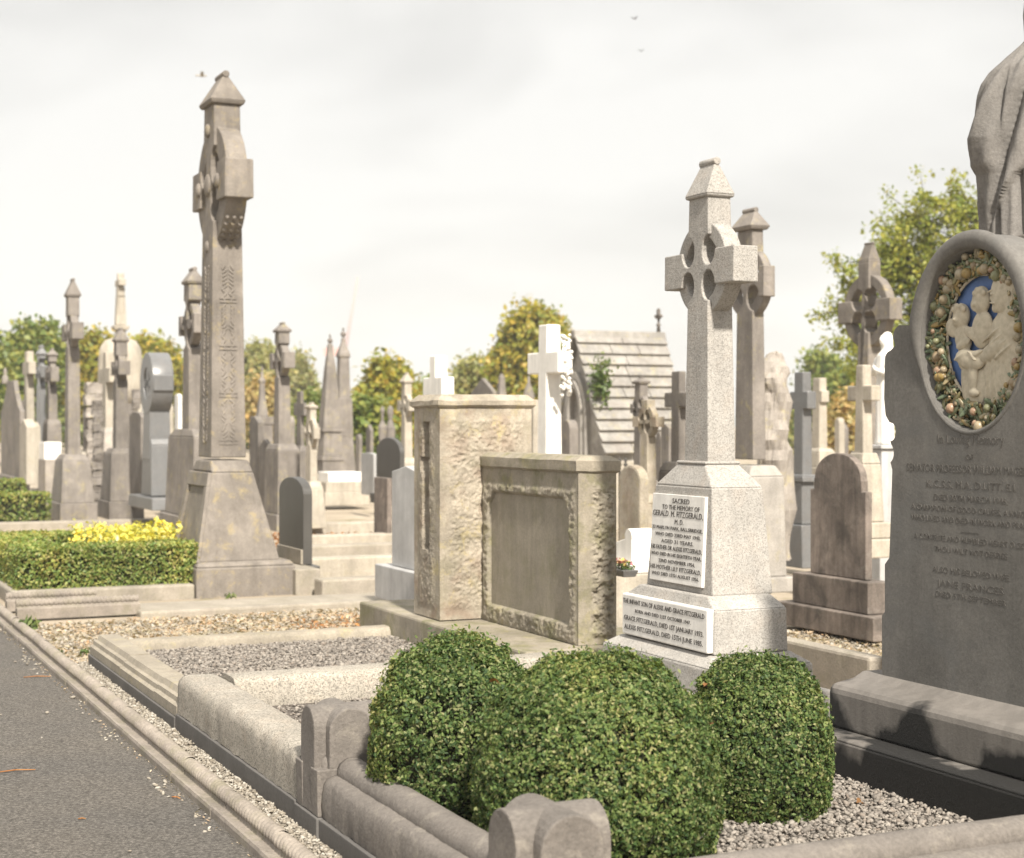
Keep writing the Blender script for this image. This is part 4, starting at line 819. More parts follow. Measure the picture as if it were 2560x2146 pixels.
spire('bell shaped stone urn beside the white marble cross', 1322, 34, [(14, 1010), (15, 990), (10, 972), (4, 958), (3, 944), (1, 940)], DARK, 14, 0, 'stone_urn')
spire('small urn topped finial above the far gabled headstone', 13, 34, [(9, 960), (8, 944), (4, 938), (5, 930), (2, 920)], DARK, 10, 0, 'stone_urn')
spire('first small stone pinnacle above the dark rounded stone', 956, 31, [(9, 1110), (12, 1068), (4, 1052), (4, 1036), (7, 1026), (2, 1016)], DARK, 8, 0, 'stone_pinnacle')
spire('ball topped stone pinnacle beside the pale gothic cross', 976, 33, [(13, 1110), (13, 1070), (5, 1050), (9, 1034), (8, 1022), (2, 1014)], DARK2, 8, 0, 'stone_pinnacle')
spire('little grey pinnacle low among the trees near the obelisks', 895, 44, [(6, 1130), (6, 1100), (3, 1085), (4, 1080), (1, 1072)], DARK, 8, 0, 'stone_pinnacle')
spire('second little pinnacle beside the small white headstone', 918, 46, [(7, 1130), (7, 1105), (3, 1092), (4, 1086), (1, 1078)], DARK2, 8, 0, 'stone_pinnacle')
t = thing('stepped_tomb', 'low white stepped tomb in front of the two obelisks', 'tomb', W(*uz(852, 30)))
for i, (y0, y1, hw) in enumerate(((1180, 1204, 46), (1204, 1228, 54), (1228, 1262, 58))): G().box(-hw*30/F*.9, hw*30/F*.9, -hw*30/F, hw*30/F, hz(y1, 30), hz(y0, 30)).obj('step', PALE if i else MARB, t, .01)
# domed cream monument with a cross shaft
Z = 40; s_ = Z/F; t = thing('domed_monument', 'large cream domed monument with a tall shaft and cross above', 'monument', (wx(301, Z), Z, 0), TH)
g = G(); g.lathe([(56*s_, hz(1010, Z)), (55*s_, hz(960, Z)), (54*s_, hz(900, Z)), (50*s_, hz(870, Z)), (38*s_, hz(852, Z)), (16*s_, hz(844, Z)), (13*s_, hz(825, Z))], n=28); g.obj('dome', PALE, t)
g = G(); g.fr(hz(826, Z), (0, 0, 34*s_, 34*s_), hz(815, Z), (0, 0, 40*s_, 40*s_)); g.fr(hz(814, Z), (0, 0, 26*s_, 26*s_), hz(735, Z), (0, 0, 20*s_, 20*s_)); g.obj('shaft', PALE, t, .02)
g = G(); g.box(-13*s_, 13*s_, -9*s_, 9*s_, hz(742, Z), hz(718, Z)); g.box(-7*s_, 7*s_, -8*s_, 8*s_, hz(718, Z)+.001, hz(684, Z)); g.box(-28*s_, 28*s_, -8.5*s_, 8.5*s_, hz(716, Z), hz(700, Z)); g.obj('cross', PALE, t, .02)
for sx, sy in ((-1, -1), (1, -1), (1, 1), (-1, 1)): G().lathe([(7*s_, 0), (6*s_, hz(1010, Z))], sx*40*s_, sy*40*s_, 12).obj('column', PALE, t)
# coursed rubble pillars
def rubble(label, x, Z, hw, ytop, ybot, n, mat, seed, name='rubble_pillar'):
    rr = random.Random(seed); s_ = Z/F; t = thing(name, label, 'pillar', (wx(x, Z), Z, 0), TH); g = G(); z0, z1 = hz(ybot, Z), hz(ytop, Z)
    for i in range(n):
        a, b2 = z0+(z1-z0)*i/n, z0+(z1-z0)*(i+1)/n-.012; k = hw*s_*rr.uniform(.85, 1.1)*(1.15 if i > n-3 else 1); g.fr(a, (rr.uniform(-.02, .02), rr.uniform(-.02, .02), 2*k, 2*k), b2, (rr.uniform(-.03, .03), rr.uniform(-.03, .03), 1.9*k, 1.9*k))
    bmesh.ops.subdivide_edges(g.b, edges=g.b.edges[:], cuts=2, use_grid_fill=True)
    for vv in g.b.verts: vv.co += Vector((nz(*vv.co, 5), nz(vv.co.y, vv.co.x, vv.co.z, 5), 0))*.04
    g.obj('shaft', mat, t); return t
rubble('coursed rubble pillar with a rough blocky head in the far group', 235, 32, 21, 955, 1280, 11, ROCK, 1)
rubble('tree trunk like rough stone column beside the rubble pillar', 243, 28.5, 13, 1000, 1270, 14, DARK2, 2)
rubble('pale rough stone column under the cream dome', 268, 31, 10, 1100, 1290, 8, PALE, 5)
rubble('dark rough column between the dome and the wheel cross', 341, 31, 9, 972, 1280, 12, DARK2, 6)
# rough rock monolith
t = thing('rock_monolith', 'tall rough hewn rock with a rounded head behind the large dark cross', 'gravestone', (wx(1940, 16), 16, 0), TH)
g = G(); s_ = 16/F; g.lathe([(40*s_, hz(1400, 16)), (42*s_, hz(1150, 16)), (44*s_, hz(1050, 16)), (38*s_, hz(960, 16)), (26*s_, hz(905, 16)), (12*s_, hz(882, 16)), (.01, hz(878, 16))], n=28, smooth=False, sx=.9)
bmesh.ops.subdivide_edges(g.b, edges=g.b.edges[:], cuts=3, use_grid_fill=True)
for vv in g.b.verts: vv.co += Vector((vv.co.x, vv.co.y, 0)).normalized()*(nz(*vv.co, 4, 5)*.09)
g.obj('rock', ROCK, t)
# white marble statue on pedestal
def robed(g, prof, cx=0, cy=0, folds=9, amp=.05, n=40, sy=.8):
    q = []
    for r, z in prof:
        q.append([g.v(cx+r*(1+amp*math.sin(folds*2*PI*k/n+z*3))*math.cos(2*PI*k/n), cy+r*sy*(1+amp*math.sin(folds*2*PI*k/n+z*3))*math.sin(2*PI*k/n), z) for k in range(n)])
    for a, b2 in zip(q, q[1:]):
        for k in range(n): g.f([a[k], a[(k+1) % n], b2[(k+1) % n], b2[k]], True)
    g.f(q[0][::-1]); g.f(q[-1]); return g
Z = 15; s_ = Z/F; z = lambda y: hz(y, Z); t = thing('marble_statue', 'white marble robed figure on a pale pedestal beside the oval headstone', 'statue', (wx(2212, Z), Z, 0), TH)
g = G(); robed(g, [(27*s_, z(1112)), (26*s_, z(1060)), (24*s_, z(1000)), (24*s_, z(950)), (25*s_, z(915)), (22*s_, z(888)), (9*s_, z(876)), (8*s_, z(870)), (.004, z(862))])
g.ell((0, -.01, z(852)), (11*s_, 12*s_, 16*s_)); g.ell((0, -.05, z(850)), (2.5*s_, 3*s_, 4*s_)); g.lathe([(16*s_, z(885)), (14*s_, z(860)), (13.5*s_, z(842)), (9*s_, z(832)), (.004, z(829))], 0, .03, 16)
for q in (-1, 1): g.tube((q*.09, 0, z(895)), (q*.1, -.06, z(935)), .036, .03); g.tube((q*.1, -.06, z(935)), (q*.01, -.12, z(925)), .03, .018); g.ell((q*.008, -.125, z(921)), (.012, .016, .03))
o = g.obj('figure', MARB, t); m = o.modifiers.new('R', 'REMESH'); m.mode = 'VOXEL'; m.voxel_size = .012; m.use_smooth_shade = True
g = G(); g.box(-.17, .17, -.17, .17, z(1122), z(1112)); g.fr(z(1330), (0, 0, .33, .33), z(1123), (0, 0, .28, .28)); g.fr(0, (0, 0, .46, .46), z(1331), (0, 0, .44, .44)); g.obj('pedestal', GREYMARB, t, .008)
# scrolled white memorial with flower trough
Z = 11.6; u, v = uz(1578, Z); t = thing('scroll_memorial', 'small white scroll shaped marble memorial beside the silver granite pedestal', 'gravestone', W(u, v))
z = lambda y: hz(y, Z); w = .17
G().prism([(-w, z(1400)), (w, z(1400)), (w, z(1345))]+arc(w-.05, z(1338), .055, -10, 200, 10)+[(-w+.06, z(1360)), (-w, z(1362))], -.09, .09).obj('scroll', MARB, t, .006)
G().box(-w-.25, w+.08, -.16, .16, z(1425), z(1401)).obj('base_block', MARB, t, .006); G().box(-w-.4, w+.12, -.3, .25, -.02, z(1426)).obj('lower_base', PALE, t, .01)
Z = 10.8; t = thing('flower_trough', 'small grey trough with pink and yellow flowers by the white scroll memorial', 'planter', (wx(1556, Z), Z, 0), TH)
z = lambda y: hz(y, Z); g = G(); g.fr(z(1440), (0, 0, .2, .09), z(1423), (0, 0, .24, .12)); g.obj('trough', GREYPOL, t, .004)
P = rng.uniform(-1, 1, (160, 3))*(.1, .05, .03)+(0, 0, z(1416)); leaves('leaf', P, P*0+(0, 0, 1), np.full(160, .03), WEED, t, .5, .8)['kind'] = 'stuff'
PK = leafmat('flower_petals', [(.6, .12, .22), (.65, .25, .3), (.6, .5, .1)], .5, .2); P = rng.uniform(-1, 1, (60, 3))*(.09, .04, .02)+(-.03, 0, z(1406)); leaves('petal', P, P*0+(0, 0, 1), np.full(60, .026), PK, t, .9, .7)['kind'] = 'stuff'
# marble rose spray on the white cross
Z = 14.9; t = thing('rose_spray', 'carved white rose spray draped over the arm of the bright marble cross', 'carving', (wx(1412, Z), Z-.02, 0), TH)
g = G(); rr = random.Random(8)
for i in range(60):
    f = i/59; x_ = 1416+12*math.sin(f*2.6)-28*max(0, f-.55); y_ = 838+f*150; g.ell((rr.uniform(-.02, .02)+(x_-1412)*Z/F, rr.uniform(-.05, .05)-.0, hz(y_, Z)), (rr.uniform(.012, .026),)*3, 7, 5)
g.obj('roses', MARB, t)
# kerbs of the plots behind the polished black headstone
for lab, y, hgt, mat, Z in (('long concrete kerb in front of the polished black headstone row', 1475, .17, CONC, 14.6), ('pale kerb below the black headstone row, second from the front', 1408, .2, PALE, 16.6), ('broad concrete kerb with a flat face in the third plot row', 1368, .22, CONC, 18.0), ('thin pale kerb in the fourth plot row behind the black headstone', 1326, .16, PALE, 20.5), ('far pale kerb before the stepped white tomb', 1292, .16, PALE, 23)):
    u, v = uz(760, Z); v2 = uz(1045, Z+.5)[1]
    if y == 1475: v = uz(812, Z)[1]
    kerb(lab, u-.25, u, v, v2, -.02, hgt, mat)
kerb('low brown stone band crossing the straw gravel before the tallest cross', -8.0, -7.35, .75, 3.1, -.05, .055, CONC)
# raised slab behind the granite cross, row behind
kerb('pinkish concrete kerb slab rising from the straw gravel behind the granite cross', -2.92, -1.60, 3.68, 3.80, -.05, .265, CONC)
t = thing('stone_stub', 'short rounded grey stone stub beside the headstone base', 'stone', W(-.55, 2.95)); g = G(); g.yz([(-.1, 0), (-.1, .24), (-.06, .33), (.06, .33), (.1, .24), (.1, 0)], -.13, .13); g.obj('block', FINIAL, t, .03)

# ------------------------------------------------------------------ small stone tomb house
def tomb_house():
    Z = 25; u, v = uz(1440, Z); t = thing('tomb_house', 'steep roofed stone tomb with a lancet niche and ridge cross', 'tomb', W(u, v)); z = lambda y: hz(y, Z)
    zr, ze, hw, L = z(835), z(1135), .98, 1.52
    g = G(); g.prism([(-hw+.03, 0), (hw-.03, 0), (hw-.03, ze), (0, zr-.06), (-hw+.03, ze)], .06, L-.05); g.obj('wall', GABLE, t, .01)
    n = 11
    for s_ in (-1, 1):
        g = G()
        for i in range(n):
            f0, f1 = i/n, (i+1)/n+.015; x0, z0 = s_*hw*(1-f0)*1.03, ze+(zr-ze)*f0; x1, z1 = s_*hw*(1-f1), ze+(zr-ze)*f1
            nxx, nzz = s_*.88, .47; th = .075; jo = random.Random(i).uniform(0, .02)
            q = [(x0, z0), (x0+nxx*th, z0+nzz*th), (x1+nxx*.02, z1+nzz*.02), (x1, z1)]; m = random.Random(i*7).choice((2, 3)); cuts = [-.05]+[L*(k+random.Random(i+k).uniform(-.15, .15))/m for k in range(1, m)]+[L+.03]
            for a, b2 in zip(cuts, cuts[1:]): g.prism(q, a+.004, b2-.004)
        g.obj('roof', ROOFST, t, .01)
    g = G(); g.prism([(-.09, zr-.07), (.09, zr-.07), (.05, zr+.06), (-.05, zr+.06)], -.06, L+.04); g.obj('ridge', ROOFST, t, .015)
    g = G(); y = L-.06; g.lathe([(.035, zr+.05), (.025, zr+.15), (.045, zr+.17), (.02, zr+.2), (.02, zr+.27)], 0, y, 10); zc = zr+.31
    g.box(-.022, .022, y-.025, y+.025, zc-.05, zc+.1); g.box(-.08, .08, y-.025, y+.025, zc-.022, zc+.022)
    for dx, dz in ((.08, 0), (-.08, 0), (0, .1)): g.ell((dx, y, zc+dz), (.03, .03, .03), 8, 6)
    g.obj('ridge_cross', DARK2, t)
    # lancet arch in the gable
    def lancet(w, zb, zs, zt, k=10): 
        r = (w*w+(zt-zs)**2)/(2*w); A = [(w-r+r*math.cos(a), zs+r*math.sin(a)) for a in np.linspace(0, math.acos((r-w)/r), k)]; return [(w, zb)]+A+[(-x, zz) for x, zz in reversed(A[:-1])]+[(-w, zb)]
    for w, zt, y0, nm in ((.36, z(930), -.03, 'outer_arch'), (.26, z(952), -.055, 'inner_arch')):
        zs, zb = z(1030), .15; o_, i_ = lancet(w, zb, zs, zt), lancet(w-.07, zb, zs, zt-.10); g = G(); A, B = [[g.v(x, y0, zz) for x, zz in q] for q in (o_, i_)]; A2, B2 = [[g.v(x, .08, zz) for x, zz in q] for q in (o_, i_)]
        for i in range(len(A)-1): g.f([A[i], A[i+1], B[i+1], B[i]]); g.f([A[i], A2[i], A2[i+1], A[i+1]]); g.f([B[i], B[i+1], B2[i+1], B2[i]])
        g.obj(nm, MIDST, t)
    g = G(); g.box(hw-.16, hw+.16, .02, L-.02, 0, ze-.09); g.obj('side_wall', PALE, t, .01)
    return t, zr, ze, hw, W(u, v)
tomb_house()
Z = 24.4; t = thing('roof_weed', 'green weed sprouting from the stone slabs of the tomb roof', 'plant', (wx(1503, Z), Z, 0), TH)
P = rng.normal(0, 1, (420, 3))*(.06, .09, .16)+(.0, 0, hz(950, Z)); leaves('leaf', P, P*0+(0, -1, .6), np.full(420, .075), WEED, t, .55, .7)['kind'] = 'stuff'
g = G(); g.tube((0, 0, hz(988, Z)), (.02, 0, hz(930, Z)), .012, .004, 6); g.obj('stem', BARK, t)
for x_ in (1549, 1564):
    Z = 19; t = thing('iron_railing_spike', ('iron spike of a grave railing beside the sandstone tablet', 'second iron spike, nearer the slim dark cross')[x_ > 1550], 'railing', (wx(x_, Z), Z, 0), TH); g = G(); g.lathe([(.014, 0), (.014, hz(1166, Z)), (.03, hz(1162, Z)), (.012, hz(1158, Z)), (.02, hz(1152, Z)), (.003, hz(1143, Z))], n=8); g.obj('spike', IRON, t)

# ------------------------------------------------------------------ stone statue of a robed figure on its pedestal
def big_statue():
    Z = 8.1; k = Z/F; cx, cy = wx(2606, Z), Z; zf = hz(622, Z); t = thing('stone_statue', 'grey stone statue of a cloaked figure above the oval headstone', 'statue', (cx, cy, 0), 0)
    out = [(98, 137), (60, 140), (160, 128), (203, 121)]
    prof = [(640, 127), (596, 124), (540, 124), (500, 127), (470, 128), (439, 130), (415, 146), (400, 150), (375, 157), (350, 162), (307, 152), (252, 137), (203, 121), (175, 104), (150, 76), (132, 57), (112, 40), (95, 28)]
    g = G(); n = 160; rows = []
    ys = np.linspace(640, 92, 150)
    py = [p[0] for p in prof][::-1]; pr = [p[1] for p in prof][::-1]
    for y in ys:
        r0 = float(np.interp(y, py, pr))*k; rb_ = float(np.interp(y, [92, 130, 170, 230, 330, 480, 640], [26, 52, 92, 112, 119, 122, 122]))*k; z = hz(y, Z); s_ = (z-zf); row = []
        for i in range(n):
            a = 2*PI*i/n; dth = math.atan2(math.sin(a+PI/2), math.cos(a+PI/2))     # 0 towards the camera, + to the figure's left
            edge = zf+.34+.33*(dth+.75)                                                # slanting hem of the cloak
            d = 0
            if z > edge and z < zf+1.1: w1 = 3.4*(dth*1.15-s_*1.25)+.5*math.sin(2*dth); d = .03+.07*(abs(math.sin(w1))**.45-.65)*sm(1.05-s_, 0, .3)+.012*math.sin(15*(dth-s_*1.1)+1)
            else: d = .04*(abs(math.sin(5.2*dth+.5*math.sin(3*s_)))**.7-.5)+.008*math.sin(23*dth+1.3+s_)
            d += .010*nz(math.cos(a), math.sin(a), z, 3, 3)
            fl = .72; r = rb_+(r0-rb_)*sm(abs(dth), .75, 1.35)
            if .22 < s_ < 1.0: d -= .03*math.exp(-((abs(dth)-1.02)/.05)**2)*sm(s_, .22, .35)*sm(1.0-s_, 0, .2)
            rr_ = r+d*min(1, r/.12); row.append(g.v(rr_*math.cos(a), rr_*fl*math.sin(a), z))
        rows.append(row)
    for a, b2 in zip(rows, rows[1:]):
        for i in range(n): g.f([a[i], a[(i+1) % n], b2[(i+1) % n], b2[i]], True)
    g.f(rows[0][::-1]); g.f(rows[-1])
    zs = hz(95, Z); g.lathe([(.055, zs-.05), (.05, zs+.05), (.055, zs+.08)], .02, -.02, 16); g.ell((.02, -.045, zs+.17), (.078, .092, .115), 18, 14); g.ell((.02, -.142, zs+.16), (.014, .02, .024)); g.ell((.02, -.128, zs+.115), (.024, .014, .008))
    for q in (-1, 1): g.ell((.02+q*.03, -.12, zs+.185), (.016, .014, .009)); g.ell((.02+q*.078, -.04, zs+.165), (.012, .02, .028))
    o = g.obj('figure', STAT, t)
    g = G(); g.lathe([(.105, zs-.0), (.112, zs+.12), (.102, zs+.24), (.06, zs+.30), (.005, zs+.31)], .02, 0, 20); g.obj('hair', STAT, t)
    g = G(); g.tube((.22, -.1, zf+.62), (.14, -.24, zf+.66), .05, .04, 12); g.ell((.11, -.25, zf+.67), (.045, .03, .03))
    for i in range(4): g.tube((.09, -.26+.012*i, zf+.69-.016*i), (.04+.01*abs(i-1), -.28, zf+.69-.018*i), .009, .006, 6)
    g.tube((.12, -.25, zf+.70), (.09, -.28, zf+.735), .009, .006, 6)
    g.obj('arm', STAT, t)
    g = G(); hw = .42; c, s2 = math.cos(TH), math.sin(TH)
    g.box(-hw, hw, -.34, .5, zf-.02, hz(598, Z)); g.box(-hw+.06, hw-.06, -.28, .44, 0, zf-.021); o = g.obj('pedestal', DARK2, t, .01); o.rotation_euler = (0, 0, TH); o.location = (.06, .12, 0)
big_statue()

# ------------------------------------------------------------------ trees
def tree(label, x0, x1, ytop, Z, mat, n, size, seed, zb=0.6, lobes=14, openness=.0, name='tree', group='trees beyond the graves', dens=1.0):
    rr = np.random.default_rng(seed); cx = wx((x0+x1)/2, Z); rad = (x1-x0)/2*Z/F; zt = hz(ytop, Z); t = thing(name, label, 'tree', (cx, Z, 0), 0, group); hh = (zt-zb)/2; zc = (zt+zb)/2
    g = G(); g.tube((0, 0, 0), (0, 0, zc), rad*.09, rad*.05); limbs = []
    C = []
    for i in range(lobes):
        a = rr.uniform(0, 2*PI); e = math.asin(rr.uniform(-.7, 1)); f = rr.uniform(.3, .55)
        C.append((math.cos(a)*math.cos(e)*rad*f, math.sin(a)*math.cos(e)*rad*f, zc+math.sin(e)*hh*f, rr.uniform(.36, .56)))
    for c in C: g.tube((0, 0, zb+(c[2]-zb)*.35), (c[0]*.9, c[1]*.9, c[2]), rad*.03, rad*.008, 6)
    g.obj('trunk', BARK, t)
    P = []
    n *= 2; size *= 1.15; per = n//lobes
    for c in C:
        k = per//22; d = unit(rr.normal(0, 1, (k, 3))); rl = rr.uniform(.55, 1.08, (k, 1))**.6
        cl = np.array(c[:3])+d*rl*np.array([rad*c[3], rad*c[3], hh*c[3]*1.05])
        P.append((cl[:, None]+rr.normal(0, 1, (k, 22, 3))*size*(.85+openness)).reshape(-1, 3))
    P = np.concatenate(P); P = P[P[:, 2] > .1]
    leaves('crown', P, unit(P-np.array([0, 0, zc]))*.6+np.array([0, 0, .5]), np.full(len(P), size), mat, t, .7, .9)
    return t
tree('broad green tree behind the far trio of crosses', 10, 175, 785, 62, TREEG, 9000, .20, 1)
tree('yellow green tree behind the cream domed monument', 150, 330, 812, 64, TREEY, 9000, .20, 2)
tree('yellowing round tree behind the polished wheel cross', 285, 470, 818, 66, TREEY, 9000, .20, 3)
tree('dark tree cut off at the very edge beside the gabled headstone', -70, 14, 792, 58, TREEG, 3500, .2, 4)
tree('loose olive tree behind the ringed cross on a tall pedestal', 560, 742, 852, 85, TREEO, 8000, .22, 5)
tree('olive tree sloping down toward the crane', 680, 800, 885, 92, TREEO, 6000, .22, 6)
tree('orange autumn tree low behind the slim pinnacle', 610, 700, 925, 60, TREEA, 4000, .17, 7, .2)
tree('dark green bush tree behind the plain stone obelisk', 735, 830, 972, 52, TREEG, 5000, .16, 8, .1)
tree('large yellow green tree behind the small white headstone', 868, 1050, 898, 50, TREEY, 12000, .17, 9, -.4)
tree('dense green shrub tree low beside the obelisk with the niche', 850, 985, 985, 44, TREEG, 6000, .15, 10, -.6)
tree('pale green tree behind the marble cross over the sandstone pillar', 1105, 1240, 888, 62, TREEO, 6000, .19, 11)
tree('tall rounded tree behind the bright marble cross', 1212, 1452, 768, 60, TREEY, 14000, .19, 12)
tree('green tree between the rock monolith and the grey granite cross', 1990, 2125, 878, 70, TREEG, 7000, .2, 13)
tree('second green tree in the gap behind the pierced cross', 2060, 2250, 900, 66, TREEG, 7000, .19, 14)
tree('orange brown shrub low behind the paired arm cross', 2070, 2160, 985, 48, TREEA, 4000, .14, 15, .0, name='shrub')
tree('low olive shrub filling the gap beside the silver granite cross', 1700, 1800, 1020, 60, TREEO, 2500, .16, 16, .0, name='shrub')
tree('far olive tree hidden among crosses behind the golden shrub', 440, 580, 930, 75, TREEO, 4000, .2, 17)
for i, (x0, x1, y, Z, m, lab) in enumerate(((-40, 120, 900, 90, TREEO, 'far olive tree seen low between the far trio and the gabled headstone'), (120, 260, 880, 88, TREEG, 'far green tree low behind the slender ringed cross'), (330, 480, 905, 90, TREEY, 'far yellow tree low behind the polished wheel cross'), (560, 690, 960, 95, TREEG, 'far green tree low beyond the tallest carved cross'), (640, 830, 965, 100, TREEG, 'far dark tree line end under the crane'), (1010, 1140, 940, 80, TREEG, 'far green tree behind the pale gothic cross'), (1640, 1790, 985, 85, TREEG, 'far green tree hidden behind the silver granite shaft'), (1880, 2010, 990, 80, TREEO, 'far olive tree behind the rock monolith'))):
    tree(lab, x0, x1, y, Z, m, 5000, .24, 40+i, -.5)
def ragged_tree():                                     # the big one at the edge with sparse reaching branches
    Z = 36; s_ = Z/F; cx = wx(2400, Z); t = thing('ragged_tree', 'large ragged tree with sparse reaching branches behind the oval headstone', 'tree', (cx, Z, 0), 0, 'trees beyond the graves')
    rr = np.random.default_rng(5); g = G(); zt = hz(475, Z); g.tube((0, 0, 0), (.1, 0, 3.5), .28, .18); P = []
    tips = []
    blobs = [(2350, 700, 160, 160), (2450, 900, 160, 160), (2290, 690, 110, 110), (2330, 560, 120, 90), (2250, 640, 90, 90), (2400, 640, 150, 130), (2300, 780, 130, 120), (2440, 560, 120, 90), (2180, 760, 70, 90), (2420, 820, 150, 150), (2260, 900, 110, 110), (2160, 900, 60, 80), (2380, 980, 160, 110), (2230, 1010, 80, 70), (2520, 600, 120, 120), (2540, 800, 140, 160)]
    for (x, y, rx, ry) in blobs:
        c = np.array([(x-2400)*s_, rr.uniform(-.6, .6), hz(y, Z)]); g.tube((0, 0, 2.0), tuple(c), .09, .02, 7)
        for i in range(44):
            d = rr.normal(0, .5, 3); e = c+d*np.array([rx, 80, ry])*s_; g.tube(tuple(c), tuple(e), .018, .005, 5)
            k = 36; P.append(e+rr.normal(0, 1, (k, 3))*np.array([.13, .13, .11]))
    for (x0, y0, x1, y1, m) in ((2180, 740, 2062, 640, 22), (2180, 760, 2030, 790, 16), (2160, 820, 2085, 760, 16), (2150, 880, 2070, 855, 14), (2210, 660, 2120, 650, 16), (2300, 540, 2230, 570, 14), (2350, 520, 2290, 500, 12), (2400, 500, 2370, 470, 10), (2170, 800, 2110, 700, 18), (2190, 700, 2130, 770, 20), (2440, 520, 2450, 470, 10)):
        a = np.array([(x0-2400)*s_, rr.uniform(-.3, .3), hz(y0, Z)]); b2 = np.array([(x1-2400)*s_, rr.uniform(-.5, .5), hz(y1, Z)]); g.tube(tuple(a), tuple(b2), .03, .006, 6)
        for i in range(m):
            f = rr.uniform(.05, 1.02); c = a+(b2-a)*f; P.append(c+rr.normal(0, 1, (14, 3))*np.array([.09, .09, .075])+np.array([0, 0, rr.normal(0, .08)]))
    P = np.concatenate(P); g.obj('trunk', BARK, t)
    leaves('crown', P, np.tile((0., -.2, .7), (len(P), 1)), np.full(len(P), .105), TREEY2, t, .6, .8)
TREEY2 = leafmat('yellow_green_leaves', [(.17, .22, .04), (.26, .29, .05), (.37, .36, .075), (.12, .17, .04)], .5, .4)
ragged_tree()

# ------------------------------------------------------------------ far crane and birds
Z = 420; t = thing('tower_crane', 'faint reddish crane with a steep jib beyond the trees', 'crane', (wx(858, Z), Z, 0), 0)
g = G(); g.box(-.9, .9, -.9, .9, 0, hz(900, Z)); g.obj('mast', PINKW, t)
g = G(); a, b2 = Vector((0, 0, hz(905, Z))), Vector(((895-858)*Z/F, 0, hz(692, Z))); d = b2-a
for off in (-.35, .35): g.tube(a+Vector((off, 0, 0)), b2+Vector((off*.5, 0, 0)), .16, .12, 5)
for i in range(16): p, q = a+d*(i/16), a+d*((i+1)/16); s1 = .35 if i % 2 else -.35; g.tube(p+Vector((s1, 0, 0)), q-Vector((s1, 0, 0)), .08, .08, 4)
g.obj('jib', PINKW, t); g = G(); g.box(-5, -1, -1.2, 1.2, hz(890, Z), hz(870, Z)); g.obj('counterweight', PINKW, t)
BIRD = flat('bird_feathers', (.08, .075, .07))
for x, y, Z, s_, lab, a in ((1587, 47, 55, .16, 'small dark bird highest in the pale sky', .9), (1603, 128, 60, .14, 'small dark bird just below the highest bird', 1.3), (505, 190, 40, .2, 'pale fluttering bird near the cap of the tallest cross', .3)):
    t = thing('bird', lab, 'bird', (wx(x, Z), Z, hz(y, Z)), a, 'birds in the sky'); g = G(); g.ell((0, 0, 0), (s_*.5, s_*.14, s_*.14)); g.ell((s_*.48, 0, s_*.05), (s_*.13, s_*.1, s_*.1)); g.tube((-s_*.4, 0, 0), (-s_*.8, 0, 0), s_*.07, s_*.12, 6)
    for q in (-1, 1):
        P = [g.v(s_*.2, q*s_*.1, s_*.05), g.v(-s_*.2, q*s_*.1, s_*.05), g.v(-s_*.25, q*s_*.75, s_*.4), g.v(-s_*.1, q*s_*.95, s_*.3), g.v(s_*.12, q*s_*.6, s_*.42)]; g.f(P)
    g.obj('body', BIRD if x > 600 else PALE, t, norm=False)

# ------------------------------------------------------------------ thin haze
g = G(); g.box(-430, 430, -50, 675, -1.0, 44)
hm = bpy.data.materials.new('haze_air'); hm.use_nodes = True; ht = hm.node_tree; ht.nodes.clear(); ho_ = ht.nodes.new('ShaderNodeOutputMaterial'); hv = ht.nodes.new('ShaderNodeVolumePrincipled')
hv.inputs['Color'].default_value = (.97, .965, .95, 1); hv.inputs['Density'].default_value = .0009; ht.links.new(hv.outputs[0], ho_.inputs['Volume'])
tag(g.obj('haze', hm), 'thin pale haze lying over the whole cemetery', 'haze', None, 'stuff')
# ------------------------------------------------------------------ sky, sun, camera
sun_el, sun_az = R(44), R(17)                          # azimuth: to the right of straight behind the camera
sd = Vector((math.sin(sun_az)*math.cos(sun_el), -math.cos(sun_az)*math.cos(sun_el), math.sin(sun_el)))
L = bpy.data.lights.new('sun', 'SUN'); L.energy = 3.5; L.angle = R(3.5); L.color = (1, .935, .83); so = bpy.data.objects.new('sun', L); COL.objects.link(so); so.rotation_euler = sd.to_track_quat('Z', 'Y').to_euler()
wd = bpy.data.worlds.new('World'); S.world = wd; wd.use_nodes = True; nt = wd.node_tree; nt.nodes.clear(); nw = nt.nodes.new; lk = nt.links.new
out = nw('ShaderNodeOutputWorld'); bg = nw('ShaderNodeBackground'); lk(bg.outputs[0], out.inputs[0]); bg.inputs[1].default_value = .1
sky = nw('ShaderNodeTexSky'); sky.sky_type = 'NISHITA'; sky.sun_disc = False; sky.sun_elevation = sun_el; sky.sun_rotation = PI-sun_az
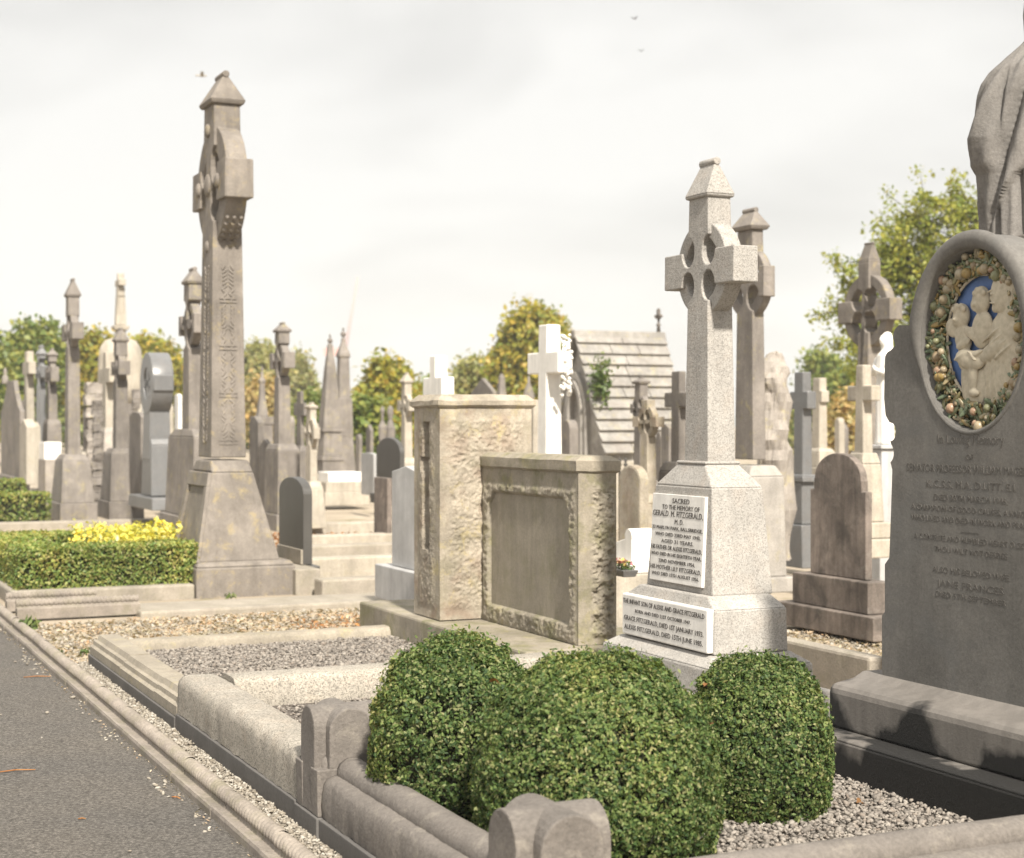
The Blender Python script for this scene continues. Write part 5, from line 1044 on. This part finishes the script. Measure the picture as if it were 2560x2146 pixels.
tc = nw('ShaderNodeTexCoord'); mp = nw('ShaderNodeMapping'); mp.inputs['Scale'].default_value = (1, 1, 2.6); mp.inputs['Location'].default_value = (3.1, .7, .35); lk(tc.outputs['Generated'], mp.inputs[0])
no = nw('ShaderNodeTexNoise'); no.inputs['Scale'].default_value = 3.4; no.inputs['Detail'].default_value = 3.2; no.inputs['Roughness'].default_value = .5; no.inputs['Distortion'].default_value = .25; lk(mp.outputs[0], no.inputs[0])
rp = nw('ShaderNodeValToRGB'); e = rp.color_ramp.elements; e[0].position = .38; e[0].color = (2.86, 2.81, 2.70, 1); e[1].position = .56; e[1].color = (3.64, 3.58, 3.44, 1); lk(no.outputs[0], rp.inputs[0])
sx = nw('ShaderNodeSeparateXYZ'); lk(tc.outputs['Generated'], sx.inputs[0]); br = nw('ShaderNodeMapRange'); br.interpolation_type = 'SMOOTHSTEP'   # thin cloud is brighter high up
br.inputs[1].default_value = .3; br.inputs[2].default_value = .8; br.inputs[3].default_value = 1; br.inputs[4].default_value = 1.5; lk(sx.outputs[2], br.inputs[0])
vm = nw('ShaderNodeVectorMath'); vm.operation = 'SCALE'; lk(rp.outputs[0], vm.inputs[0]); lk(br.outputs[0], vm.inputs['Scale'])
mx = nw('ShaderNodeMix'); mx.data_type = 'RGBA'; mx.inputs[0].default_value = .96; lk(sky.outputs[0], mx.inputs[6]); lk(vm.outputs[0], mx.inputs[7]); lk(mx.outputs[2], bg.inputs[0])
cam = bpy.data.cameras.new('camera'); co = bpy.data.objects.new('camera', cam); COL.objects.link(co); S.camera = co
co.location = (0, 0, H); co.rotation_euler = (PI/2, 0, 0); cam.sensor_width = 36; cam.lens = F/2560*36; cam.shift_y = -(1073-HY)/2560; cam.clip_end = 4000
cam.dof.use_dof = True; cam.dof.focus_distance = 7.2; cam.dof.aperture_fstop = 3.4
S.view_settings.view_transform = 'Standard'; S.view_settings.look = 'None'; S.view_settings.exposure = 1.38; S.view_settings.gamma = 1
S.cycles.use_denoising = True; S.cycles.max_bounces = 6; S.cycles.sample_clamp_indirect = 6
